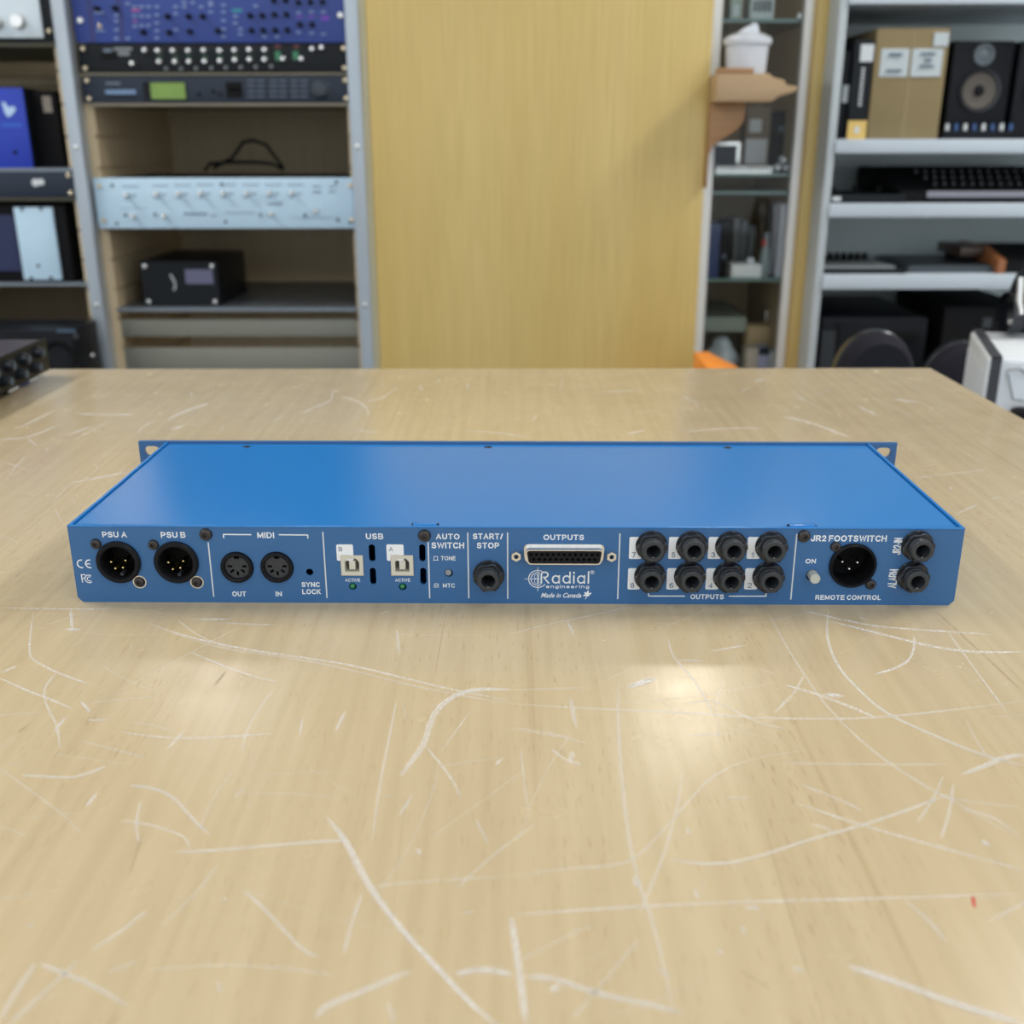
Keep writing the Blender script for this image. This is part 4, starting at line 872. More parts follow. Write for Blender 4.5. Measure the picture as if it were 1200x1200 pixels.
r, lc, hh = unit('black_power_unit', 'black one-space unit with a pale rounded emblem in the left bay', 'audio equipment', 200.5, 230.5, NAVY, x0=lx0, x1=lx1)
cx, cz = lc(44.5, 214)
b = MB().lathe([(.0068, -.003), (.0066, -.0042), (0, -.0044)], 18, c=(cx - .0045, 0, cz)).lathe([(.0060, -.003), (.0058, -.0042), (0, -.0044)], 18, c=(cx + .0062, 0, cz + .001)); b.build('pale_emblem', PALE, r)
# module frame
r, hx, hy, hh = onshelf('module_frame', 'black frame holding one pale blue plug-in module in the left bay', 'audio equipment', lx0 + .03, at(86, 330, RY).x, RY + .006, RY + .25, ls3, at(30, 240, RY).z, BLKM)
def ep(px, py): v = at(px, py, RY) - Vector(r.location); return v.x, v.z
xa, xb_ = ep(24, 300)[0], ep(68.5, 300)[0]
mo = MB().box(xa, xb_, -hy - .006, -hy + .01, ep(40, 328)[1], ep(40, 243)[1]).build('plug_in_module', SILF, r, bevel=.0008)
for px, py in ((45, 311.5), (26, 245), (48, 244.5), (37, 326), (60, 325.5)):
    x, z = ep(px, py); MB().lathe([(.003, 0), (.0028, -.002), (0, -.0025)], 10, c=(x, -hy - .006, z)).build('button', BLK, mo)
xa2 = ep(5, 300)[0]; MB().box(xa - .05, xa - .004, -hy - .003, -hy + .01, ep(40, 318)[1], ep(40, 252)[1]).build('dark_blue_module', mat('deep_blue_module', (.006, .012, .07), .4), r)
# floor standing black monitor in front of the rack foot
ym = RY - .045
xm1 = at(117, 400, ym).x
m0 = at(60, 374, ym)
r = thing('studio_monitor', 'black studio monitor at the foot of the left bay, just behind the table edge', 'speaker', (xm1 - .30, ym + .005, 0))
MB().box(-.30, .30, -.125, -.005, 0, m0.z).build('cabinet', BLK, r, bevel=.006)
def ep(px, py): v = at(px, py, ym - .12) - Vector(r.location); return v.x, v.z
x, z = ep(69, 418); MB().lathe([(.030, -.125), (.029, -.128), (.022, -.127), (.010, -.118), (0, -.117)], 24, c=(x, 0, z)).build('tweeter', BLKM, r)
a, b2 = ep(66, 385.5), ep(89, 389.5); MB().box(a[0], b2[0], -.1258, -.125, b2[1], a[1]).build('dim_nameplate', mat('dim_blue_mark', (.05, .09, .14), .4), r)
a = ep(89, 394); MB().lathe([(.006, -.125), (.005, -.1275), (0, -.128)], 14, c=(a[0], 0, a[1])).build('screw', DGREY, r)
a = ep(109, 416); MB().lathe([(.003, -.125), (.003, -.1275), (0, -.128)], 14, c=(a[0], 0, a[1])).build('screw', SILV, r)
# upper part of the bays, seen only mirrored in the lid
for k, (z, h_, c_) in enumerate(((bz0 + .145, .044, BLKF), (bz0 + .24, .088, NAVY), (bz0 + .40, .044, BLKF))):
    unit('rack_processor', ('plain black unit just above the royal blue unit, above the picture', 'navy unit higher in the right bay, above the picture', 'plain black unit near the top of the right bay, above the picture')[k], 'audio equipment', 0, 0, c_, z0=z, z1=z + h_)
# assumed warm strip lamp out of view, added for the glint on the lid
gl = top(150, 598); gp = Vector((gl[0], gl[1], 0)); wp = Vector((_ca * gp.x - _sa * gp.y, _sa * gp.x + _ca * gp.y, H)) + base
dd = wp - CAM; t = (RY - .05 - wp.y) / dd.y; lp = Vector((wp.x + dd.x * t, RY - .05, wp.z - dd.z * t))
r = thing('assumed_rack_lamp', 'assumed small warm rack lamp on the post between the bays, above the picture', 'lamp', (lp.x, lp.y, lp.z))
MB().lathe([(.008, -.022), (.010, -.018), (.010, .018), (.008, .022)], 18, axis='Z', cap=True).build('glass_tube', mat('assumed_warm_lamp_glow', (1, .78, .50), .4, emit=30, var=0), r)
MB().box(-.018, .018, .012, .030, -.065, .065).build('lamp_housing', SILF2, r, bevel=.002)
MB().box(-.006, .006, .028, .045, -.01, .01).build('bracket', SILF2, r)

# ------------------------------------------------------------------ tall veneered cabinet in the middle
PX0, PX1 = X(438.5, 250, RY - .03), X(823, 250, RY - .03)
pc = thing('veneered_cabinet', 'tall plain golden veneered wood cabinet side in the centre background', 'cabinet', ((PX0 + PX1) / 2, RY - .03, 0))
hw = (PX1 - PX0) / 2
MB().box(-hw, hw, 0, .02, 0, 1.84).build('front_panel', PANEL, pc, bevel=.001)
MB().box(-hw + .004, hw - .002, .02, .44, 0, 1.83).build('carcass', PANEL, pc)
MB().box(-hw - .0155, -hw - .001, .004, .03, 0, 1.84).build('edge_strip', mat('pale_edge_strip', (.50, .46, .30), .5), pc, bevel=.001)
# wooden bracket shelf
sy = RY - .10
bs = thing('bracket_shelf', 'moulded brown wooden shelf on a curved bracket, on the right side of the veneered cabinet', 'shelf', (PX1, sy, at(860, 120, sy).z))
b0 = Vector(bs.location)
def bl(px, py): v = at(px, py, sy) - b0; return v.x, v.z
xr = [bl(*p) for p in ((884, 79.5), (906, 86), (922, 93.5), (936, 101), (930, 108), (912, 113), (905, 119))]
MB().box(0.001, xr[0][0], 0, .028, xr[1][1], xr[0][1]).build('raised_front', CORB, bs, bevel=.002)
prof = [(0.001, xr[1][1]), (xr[1][0] - .006, xr[1][1]), (xr[1][0], xr[1][1] - .006), (xr[2][0] - .004, xr[2][1]), (xr[2][0], xr[2][1] - .008), (xr[3][0] - .004, xr[3][1]), (xr[3][0], xr[3][1] - .004), (xr[4][0], xr[4][1]), (xr[5][0], xr[5][1]), (xr[6][0], xr[6][1]), (0.001, xr[6][1])]
MB().prism(prof, 'Y', .0005, .17).build('moulding', mat('shelf_wood', (.42, .28, .15), .4, var=.08, scale=14, stretch=(1, 1, 8)), bs, bevel=.001)
cv = [(max(bl(*p)[0], .003), bl(*p)[1]) for p in ((882, 119), (880, 140), (873, 150), (862, 158), (850, 165), (841, 173), (836, 183), (833, 195), (829, 210), (824, 222))]
poly = [(0.001, cv[0][1])] + cv + [(0.001, cv[-1][1])]
MB().prism(poly, 'Y', .055, .105).build('bracket', CORB, bs, bevel=.002)
# ceramic pot
yp = sy + .078
pz = b0.z + xr[1][1]
pc1 = at(873.5, 86, yp)
pot = thing('lidded_pot', 'white ceramic pot with a finned lid on the brown bracket shelf', 'pot', (pc1.x, yp, pz))
s = (at(905, 60, yp).x - at(849.5, 60, yp).x) / 2
hp = at(873, 53, yp).z - pz
MB().lathe([(0, 0), (s * .80, 0), (s * .83, .004), (s * .90, hp), (s * .85, hp), (0, hp)], 32, axis='Z').build('pot_body', WHITEC, pot)
MB().lathe([(0, hp), (s * .98, hp), (s * 1.02, hp + .006), (s * .98, hp + .011), (s * .72, hp + .017), (s * .3, hp + .021), (0, hp + .022)], 32, axis='Z').build('pot_lid', WHITEC, pot)
v = lambda px, py: (at(px, py, yp).x - pc1.x, at(px, py, yp).z - pz)
MB().prism([v(*p) for p in ((862, 43), (866, 37), (872, 32.5), (878, 30), (882, 27.5), (886, 27), (888, 31), (889.5, 42))], 'Y', -.009, .009).build('lid_handle', WHITEC, pot, bevel=.004, seg=3)

# ------------------------------------------------------------------ glass cabinet
GY = 2.16
g = lambda px, py, Y=GY: at(px, py, Y)
gx0, gx1 = g(833.5, 0).x, g(954, 0).x
gc = thing('display_cabinet', 'tall glass display cabinet with white frame right of the bracket shelf', 'cabinet', ((gx0 + gx1) / 2, GY, 0))
gcx = (gx0 + gx1) / 2; ghw = (gx1 - gx0) / 2
ws = .0165
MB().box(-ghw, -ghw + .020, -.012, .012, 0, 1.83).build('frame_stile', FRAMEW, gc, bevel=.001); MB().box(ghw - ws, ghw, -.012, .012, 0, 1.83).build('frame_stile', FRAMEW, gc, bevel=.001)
MB().box(-ghw + .02, ghw - ws, -.012, .012, 1.80, 1.83).build('frame_rail', FRAMEW, gc); MB().box(-ghw + .02, ghw - ws, -.012, .012, .30, .335).build('frame_rail', FRAMEW, gc)
MB().box(-ghw + .02, ghw - ws, -.003, .001, .335, 1.80).build('glass_pane', GLASS, gc)
MB().box(-ghw - .01, ghw + .01, .36, .375, 0, 1.83).build('back_board', RACKIN, gc)
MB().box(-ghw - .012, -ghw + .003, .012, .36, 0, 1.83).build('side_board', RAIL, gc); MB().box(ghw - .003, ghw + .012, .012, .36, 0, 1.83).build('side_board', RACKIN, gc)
MB().box(-ghw, ghw, .012, .36, .28, .30).build('bottom_board', RAIL, gc)
GYc = GY + .16
shelves = {}
for nm, py in (('a', 22.5), ('b', 203), ('c', 224), ('d', 326)):
    z = g(870, py, GY + .02).z; shelves[nm] = z
    MB().box(-ghw + .004, ghw - .004, .02, .355, z - .006, z).build('glass_shelf', GLASS, gc)
    MB().box(-ghw + .004, ghw - .004, .016, .020, z - .006, z).build('shelf_edge', GEDGE, gc)
z = g(870, 372, GY + .10).z; MB().box(-ghw + .004, ghw - .06, .10, .355, z - .03, z).build('pale_shelf', mat('pale_green_shelf', (.30, .36, .30), .5), gc); shelves['e'] = z
zf = 0.30
def item(name, label, cat, px0, px1, py0, zb, Y, m, depth=.06, parts=None, bevel=.0015):
    a, b = at(px0, py0, Y), at(px1, py0, Y)
    r, hx, hy, hh = onshelf(name, label, cat, a.x, b.x, Y, Y + depth, zb, a.z, m, bevel=bevel)
    for i_, (nm, fx0, fx1, fz0, fz1, mm_) in enumerate(parts or []):
        MB().box(-hx + 2 * hx * fx0, -hx + 2 * hx * fx1, -hy - .0012 - .0008 * i_, -hy, hh * fz0, hh * fz1).build(nm, mm_, r)
    return r, hx, hy, hh
GR = mat('sage_pack', (.32, .40, .36), .5); PCK = mat('pale_pack', (.48, .56, .56), .5)
Yi = GY + .03
item('retail_box', 'narrow sage and white box on the top glass shelf, left one', 'box', 857, 871, -12, shelves['a'], Yi, GR, parts=[('label_panel', .2, .8, .1, .5, PCK)])
item('retail_box', 'wide white box with four dark windows on the top glass shelf', 'box', 881, 909, -14, shelves['a'], Yi, PCK, parts=[('window_cutout', .12 + k * .2, .24 + k * .2, .25, .62, DGREY) for k in range(4)])
def ball(px, py, Y, r_, b): p = at(px, py, Y); return p
item('chrome_fitting', 'small chrome fitting at the right end of the top glass shelf', 'fitting', 936, 944, 14, shelves['a'], Yi, SILV, depth=.02, bevel=.004)
zb = shelves['b']
item('small_screen', 'dark screen with a silver border on the second glass shelf, left', 'display', 838, 869, 166, zb, Yi + .08, SILV, depth=.02, parts=[('screen', .0, .84, .1, .88, NAVY)])
item('brown_carton', 'brown carton with two pale labels behind the silver rack of the second glass shelf', 'box', 876, 905, 124, zb, Yi + .10, mat('dull_carton', (.22, .17, .12), .7), parts=[('label', .15, .62, .60, .80, PALE), ('label', .02, .90, .12, .50, PALE)])
item('black_case', 'tall black case at the right of the second glass shelf', 'box', 906, 935, 130, zb, Yi + .10, BLKM, parts=[('label', .3, .7, .66, .76, DGL)])
p = at(840, 196, Yi); q = at(905, 196, Yi)
r = thing('wire_rack', 'low silver ribbed wire rack on the second glass shelf', 'rack', ((p.x + q.x) / 2, Yi + .02, zb)); hw2 = (q.x - p.x) / 2
MB().box(-hw2, hw2, -.02, .02, 0, .003).build('base_bar', SILV, r)
rb_ = MB()
for k in range(15): rb_.box(-hw2 + k * hw2 * 2 / 14.5, -hw2 + k * hw2 * 2 / 14.5 + .0025, -.02, -.016, .003, .013)
rb_.build('rib_row', SILV, r)
p = at(918, 199, Yi)
r = thing('glass_knob_cluster', 'cluster of three shiny glass balls beside the silver wire rack', 'ornament', (p.x, Yi + .01, zb))
for dx, dz in ((-.010, .009), (.009, .009), (0, .024)):
    MB().lathe([(.0095 * math.sin(PI * k / 10) if 0 < k < 10 else 0, -.0095 * math.cos(PI * k / 10)) for k in range(11)], 16, axis='Z').build('glass_ball', mat('shiny_pale_ball', (.6, .65, .68), .1, metal=.6), r, (dx, 0, dz))
p = at(877, 189, Yi)
r = MB().lathe([(.008 * math.sin(PI * k / 10) if 0 < k < 10 else 0, .008 - .008 * math.cos(PI * k / 10)) for k in range(11)], 16, axis='Z').build('shiny_ball', MATS['shiny_pale_ball'], None, (p.x, Yi + .055, zb)); tag(r, 'single shiny ball behind the wire rack, before the brown carton', 'ornament')
zd = shelves['d']
item('blue_box', 'dark blue box at the left end of the third glass shelf', 'box', 829, 845, 262, zd, Yi, mat('dark_blue_card', (.015, .035, .13), .5))
item('black_gadget', 'small black gadget between the dark blue box and the black books', 'gadget', 846, 858, 258, zd, Yi + .05, BLKM, parts=[('label', .3, .6, .3, .38, DGL)])
for k, (a, b, t_, m_, lb) in enumerate(((861, 868, 255, mat('grey_spine', (.10, .11, .11), .5), 'grey-backed book, leftmost of the three dark books on the third glass shelf'), (869.5, 877, 260, mat('slate_spine', (.055, .075, .09), .5), 'slate book between the two outer dark books on the third glass shelf'), (878.5, 886, 264, mat('greenish_spine', (.05, .065, .065), .5), 'greenish black book, rightmost of the three dark books on the third glass shelf'))):
    item('book', lb, 'book', a, b, t_, zd, Yi + .06, m_, parts=[('spine_label', .2, .8, .2, .8, DGREY)])
r, hx, hy, hh = item('white_box', 'low bright white box at the front of the third glass shelf', 'box', 858, 893, 310, zd, Yi - .005, mat('bright_white_card', (.72, .76, .76), .5))
p = at(881, 309, Yi)
r = MB().lathe([(.008, 0), (.009, .006), (.007, .011), (0, .013)], 16, axis='Z').build('white_ball', WHITEC, None, (p.x, Yi + .015, at(858, 310, Yi - .005).z)); tag(r, 'little white round ball on top of the low bright white box', 'ball')
p = at(899.5, 300, Yi)
r = thing('clear_bottle', 'pale bottle with a red tag on the third glass shelf', 'bottle', (p.x, Yi + .02, zd))
hb = at(899, 274, Yi).z - zd
MB().lathe([(0, 0), (.0115, 0), (.0115, hb * .55), (.006, hb * .72), (.006, hb), (0, hb)], 20, axis='Z').build('bottle_body', mat('pale_grey_bottle', (.20, .25, .25), .25), r)
MB().box(-.010, -.003, -.009, -.006, hb * .72, hb * .86).build('red_tag', RED, r)
item('grey_book', 'tall grey box standing left of the white one on the third glass shelf', 'box', 908, 916, 239, zd, Yi + .03, mat('mauve_grey_card', (.22, .22, .25), .5))
item('white_book', 'tall white box at the right end of the third glass shelf', 'box', 916.5, 924, 239, zd, Yi, mat('bluish_white_card', (.62, .66, .74), .5))
# things at the bottom of the glass cabinet, standing on a low white display block
by_ = GY + .02
bb = thing('display_block', 'pale block inside the bottom of the glass cabinet under the small goods', 'display block', (gcx, GY + .13, zf)); zb = g(870, 441, by_).z
MB().box(-ghw + .008, ghw - .008, -.09, .10, 0, zb - zf).build('block_body', PALE, bb, bevel=.002); MB().box(-ghw + .006, ghw - .006, -.092, .102, zb - zf, zb - zf + .004).build('block_top', PALE, bb)
zb += .004
p0 = g(826, 400, GY + .06)
nn = 14; bag = MB()
hgt = .058
a_, b_2 = g(828, 430, GY + .06).x, g(868, 430, GY + .06).x
pr_ = []
for k in range(8):
    t = k / 7; pr_.append(((b_2 - a_) / 2 * (1.0 - .55 * t ** 2), hgt * (t ** .9)))
bag.lathe([(0, 0)] + pr_ + [(0, hgt * 1.02)], 22, axis='Z')
bag.v = [(x * (1 + .15 * math.sin(9 * z / hgt + 7 * x * 20)), y * (1 + .2 * math.sin(50 * x)), z * (1 + .12 * math.sin(60 * x + 1)) if z > 0 else 0) for x, y, z in bag.v]
r = bag.build('film_wrapped_parcel', WRAP, None, ((a_ + b_2) / 2, GY + .10, zb)); tag(r, 'crumpled silvery film-wrapped parcel at the bottom of the glass cabinet', 'parcel')
item('cardboard_tube_box', 'upright tan cardboard block at the bottom of the glass cabinet', 'box', 876, 905, 382, zb, GY + .10, mat('tan_card', (.46, .35, .19), .7), depth=.05, bevel=.006)
item('beige_pack', 'beige pack in front of the upright tan cardboard block', 'box', 875, 889, 408, zb, GY + .035, BEIGE, depth=.04)
item('lavender_pack', 'lavender and navy pack beside the beige pack', 'box', 889.5, 902, 407, zb, GY + .035, LAV, depth=.04, parts=[('navy_band', 0, 1, .7, 1, NAVY)])
item('pale_pack', 'pale blue-grey pack in the lower right corner of the glass cabinet', 'box', 902.5, 918, 412, zb, GY + .035, PCK, depth=.04)
item('framed_picture', 'silver-framed dark picture with a red patch leaning low in the glass cabinet', 'picture', 898, 918, 364, zb, GY + .16, SILV, depth=.012, parts=[('picture_field', .22, .9, .1, .86, mat('dim_plum', (.06, .03, .05), .5)), ('red_patch', .55, .85, .30, .60, RED)])
# orange box in front
yo = 1.79
p0, p1, p2 = at(812, 430, yo + .16), at(863, 430, yo + .16), at(828, 412, yo + .16)
r = thing('orange_bin', 'bright orange sloped bin top just behind the table, below the glass cabinet', 'bin', ((p0.x + p1.x) / 2, yo + .08, 0))
hx = (p1.x - p0.x) / 2; zl = at(812, 412, yo + .16).z; zr = at(863, 429, yo + .16).z
MB().prism([(-hx, 0), (hx, 0), (hx, zr), (-hx * .35, zl), (-hx, zl)], 'Y', -.08, .08).build('bin_body', ORANGE, r, bevel=.003)
MB().box(-hx + .01, -hx + .03, -.083, -.08, .3, .5).build('label', PALE, r)

# wooden partition between glass cabinet and shelf unit
wx0, wx1 = g(955, 0, 2.14).x + .002, g(976, 0, 2.14).x
r = thing('wooden_partition', 'narrow upright golden wood board between the glass cabinet and the white shelves', 'board', ((wx0 + wx1) / 2, 2.14, 0))
MB().box(-(wx1 - wx0) / 2, (wx1 - wx0) / 2, -.018, .40, 0, 1.84).build('board', PANEL, r, bevel=.001); MB().box((wx1 - wx0) / 2, (wx1 - wx0) / 2 + .018, -.004, .40, 0, 1.84).build('gap_shade_slab', BLKM, r)  # dark slab added where only a shaded gap lies beside the board

# ------------------------------------------------------------------ white shelf unit
SY = 2.05
sx0 = at(985.5, 0, SY).x; sx0b = at(947.5, 430, SY).x
su = thing('shelf_unit', 'white shelf unit with grey back full of equipment at the right', 'shelf', (sx0, SY, 0))
SWD = 0.95
MB().box(0, .0145, 0, .38, 0, 1.84).build('upright', UPR, su, bevel=.001); MB().box(SWD, SWD + .0145, 0, .38, 0, 1.84).build('upright', UPR, su)
MB().box(.0145, SWD, .365, .38, 0, 1.84).build('back_board', GREYB, su)
sz = {}
for nm, a, b in (('top', -8, 4.5), ('s2', 163, 179.5), ('s3', 238.5, 254.5), ('s4', 322, 339)):
    z1, z0 = at(1050, a, SY - .004).z, at(1050, b, SY - .004).z; sz[nm] = z1
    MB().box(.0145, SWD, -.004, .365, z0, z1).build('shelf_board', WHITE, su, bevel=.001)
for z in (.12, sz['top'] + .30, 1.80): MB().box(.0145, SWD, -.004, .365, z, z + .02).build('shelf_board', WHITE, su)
sz['s5'] = .14
def sh(name, label, cat, px0, px1, py0, key, Y, m, depth, parts=None, pyx=None, bevel=.0015):
    py_ = pyx or py0; a = at(px0, py_, Y).x; b = at(px1, py_, Y).x; zt_ = at(px0, py0, Y).z
    r, hx, hy, hh = onshelf(name, label, cat, a, b, Y, Y + depth, sz[key], zt_, m, bevel=bevel)
    for i_, (nm, fx0, fx1, fz0, fz1, mm_) in enumerate(parts or []):
        MB().box(-hx + 2 * hx * fx0, -hx + 2 * hx * fx1, -hy - .0012 - .0008 * i_, -hy, hh * fz0, hh * fz1).build(nm, mm_, r)
    return r, hx, hy, hh
sh('dark_box', 'thin dark box against the grey upright, with a pale sticker', 'box', 984, 996, 60, 's2', SY + .03, BLKF, .2, [('sticker', .2, .9, .42, .62, PALE)], pyx=120)
r, hx, hy, hh = sh('slim_software_box', 'slim black box with a yellow foot and pale sticker left of the big carton', 'box', 997, 1019, 46, 's2', SY + .012, BLKF, .25, [('sticker', .30, .98, .78, .95, PALE), ('yellow_foot', 0, 1, 0, .19, YEL), ('white_emblem', .38, .62, .06, .13, PALE)], pyx=110)
bm_ = MB()
for k in range(11): bm_.box(-hx * .10, hx * .22, -hy - .0012, -hy, hh * (.34 + k * .036), hh * (.36 + k * .036))
bm_.build('printed_spine_marks', PALE, r)
lab = mat('pale_blue_label', (.50, .56, .58), .6)
r, hx, hy, hh = sh('large_carton', 'large brown cardboard carton with three white labels on the upper white shelf', 'box', 1022, 1106, 33, 's2', SY + .012, CARD, .30, [('label', .08, .47, .57, .82, lab), ('label', .51, .93, .57, .82, lab), ('label', .78, .98, .84, .96, lab)], pyx=100)
bm_ = MB()
for x0_, x1_, z0_, z1_ in ((.18, .36, .75, .78), (.16, .38, .61, .635), (.62, .82, .76, .785), (.68, .78, .70, .73), (.62, .82, .65, .675)): bm_.box(-hx + 2 * hx * x0_, -hx + 2 * hx * x1_, -hy - .0042, -hy - .0036, hh * z0_, hh * z1_)
bm_.build('print_marks', mat('label_ink', (.12, .16, .20), .5), r)
MB().box(-hx * .04, hx * .04, -hy - .0006, -hy, hh * .02, hh * .98).build('tape_strip', mat('brown_tape', (.27, .205, .10), .4), r)
for k, (a, b, lb) in enumerate(((1113, 1183, 'black two-way studio monitor with a tan cone, beside the large carton'), (1190, 1262, 'black two-way studio monitor cut off by the right picture edge'))):
    Y = SY + .05
    r, hx, hy, hh = sh('bookshelf_speaker', lb, 'speaker', a, b, 48, 's2', Y, BLK, .22, pyx=100, bevel=.003)
    o = MB().lathe([(hx * .34, 0), (hx * .34, -.004), (hx * .28, -.005), (hx * .20, -.001), (hx * .12, -.002), (0, -.006)], 28, c=(0, -hy, hh * .86)).build('tweeter', mat('pale_tweeter_ring', (.13, .16, .18), .35), r)
    o = MB().lathe([(hx * .70, 0), (hx * .68, -.006), (hx * .60, -.005), (hx * .56, -.001)], 32, c=(0, -hy, hh * .50)).build('woofer_ring', BLKN, r)
    o = MB().lathe([(hx * .56, -.003), (hx * .50, -.002), (hx * .22, -.001), (0, -.001)], 32, c=(0, -hy, hh * .50)).build('woofer_cone', CONE, r)
    o = MB().lathe([(hx * .18, -.001), (hx * .14, -.006), (0, -.008)], 20, c=(0, -hy, hh * .50)).build('dust_cap', BLK, r)
r, hx, hy, hh = sh('small_mixer', 'small black mixer with blue and white knobs before the studio monitors', 'audio equipment', 1106, 1195, 153, 's2', SY + .004, BLK, .04, pyx=158)
for k in range(8):
    m_ = (PALE, mat('mid_blue_knob', (.04, .10, .26), .4))[k % 2]
    MB().lathe([(.004, 0), (.0035, .012), (0, .012)], 10, c=(-hx * .85 + k * hx * .24, -.004, hh), axis='Z').build('knob', m_, r)
# shelf 3
r, hx, hy, hh = sh('low_controller', 'low dark controller with three knobs at the left of the middle white shelf', 'audio equipment', 973, 1062, 228, 's3', SY + .01, BLKF, .16, [('sticker', .03, .14, .25, .75, PALE)], pyx=232)
for fx, fr_x in ((-.85, 0), (-.65, 0), (.0, 0), (.62, 0)): MB().lathe([(.007, 0), (.006, .012), (0, .012)], 12, c=(hx * fx, 0, hh), axis='Z').build('knob', BLKM, r)
Y = SY + .01
a = at(1056, 232, Y).x; b = at(1290, 232, Y).x; z0 = sz['s3']; zt_ = at(1100, 196, Y + .2).z
r = thing('mixing_console', 'big black mixing console with a grey front ledge on the middle white shelf', 'audio equipment', ((a + b) / 2, Y + .12, z0)); hx = (b - a) / 2
MB().prism([(-.11, 0), (.16, 0), (.16, zt_ - z0), (.10, zt_ - z0), (-.11, .020)], 'X', -hx, hx).build('console_body', BLKM, r, bevel=.002)
MB().box(-hx + .05, hx, -.116, -.108, .010, .021).build('grey_ledge', mat('violet_grey_ledge', (.24, .24, .29), .45), r)
fd = MB()
for k in range(18):
    for j in range(3):
        t = .25 + .25 * j; y_ = -.11 + .21 * t; z_ = .020 + (zt_ - z0 - .020) * t
        fd.box(-hx + .08 + k * .018, -hx + .085 + k * .018, y_ - .004, y_ + .004, z_, z_ + .005)
o = fd.build('fader_caps', mat('grey_fader', (.045, .05, .055), .4), r); o['kind'] = 'stuff'
# shelf 4
r, hx, hy, hh = sh('knob_controller', 'grey-topped controller with a row of black knobs at the left of the lower white shelf', 'audio equipment', 962, 1062, 315, 's4', SY + .01, BLKF, .18, pyx=318)
MB().box(-hx + .004, hx - .02, -hy + .004, hy - .01, hh, hh + .004).build('grey_top', mat('grey_deck', (.24, .27, .27), .5), r)
for k in range(9): MB().lathe([(.006, 0), (.005, .014), (0, .014)], 12, c=(-hx * .9 + k * hx * .17, .03, hh + .004), axis='Z').build('knob', BLKM, r)
r, hx, hy, hh = sh('flat_slab', 'flat dark grey slab in the middle of the lower white shelf', 'audio equipment', 1064, 1172, 312, 's4', SY + .03, mat('dark_slate', (.05, .065, .075), .5), .2, pyx=318)
MB().box(-hx + .01, hx - .01, -hy + .01, hy - .01, hh, hh + .002).build('top_inset', DGREY, r)
Y = SY + .01
p = at(1178, 318, Y); z0 = sz['s4']
r = thing('wood_cheek_synth', 'black synthesizer with brown wooden cheek at the right of the lower white shelf', 'synthesizer', (p.x, Y + .10, z0))
zc = at(1145, 290, Y + .05).z - z0
MB().prism([(-.10, 0), (.10, .0), (.10, zc), (-.02, zc), (-.10, .025)], 'X', -.015, .0).build('wooden_cheek', BROWNT, r, bevel=.002)
MB().prism([(-.09, .003), (.09, .003), (.09, zc - .004), (-.02, zc - .004), (-.09, .022)], 'X', 0, .26).build('synth_body', BLKM, r)
MB().box(-.062, -.015, -.03, .09, zc * .55, zc * .98).build('raised_end', mat('dark_walnut', (.05, .025, .015), .4), r, bevel=.003)
MB().prism([(.0, 0), (.05, .0), (.05, zc * .7), (.0, zc * .7)], 'X', -.06, -.015).build('rear_foot', BLKM, r)
# shelf 5 : cases on the floor level, tall
def tall(name, label, px0, px1, py0, Y, depth, m):
    a, b = at(px0, py0, Y), at(px1, py0, Y); r, hx, hy, hh = onshelf(name, label, 'case', a.x, b.x, Y, Y + depth, .14, a.z, m, bevel=.006); return r, hx, hy, hh
r, hx, hy, hh = tall('gear_case', 'black rounded gear case below the lower white shelf, left one', 964, 1089, 372, SY + .01, .30, BLK)
MB().box(-hx * .72, -hx * .66, -hy - .003, -hy, hh * .2, hh - .01).build('rib', BLKM, r); MB().box(-hx * .1, hx * .85, -hy - .004, -hy, hh * .935, hh * .955).build('lid_seam', BLKM, r)
MB().box(-hx * .98, -hx * .70, -hy - .002, -hy, hh * .3, hh * .96).build('grey_side_field', DGREY, r)
r, hx, hy, hh = tall('amplifier_case', 'black case with a dim badge below the lower white shelf, right one', 1108, 1215, 360, SY + .02, .28, BLKM)
MB().box(-hx * .15, hx * .05, -hy - .003, -hy, hh - .04, hh - .02).build('badge', DGREY, r)
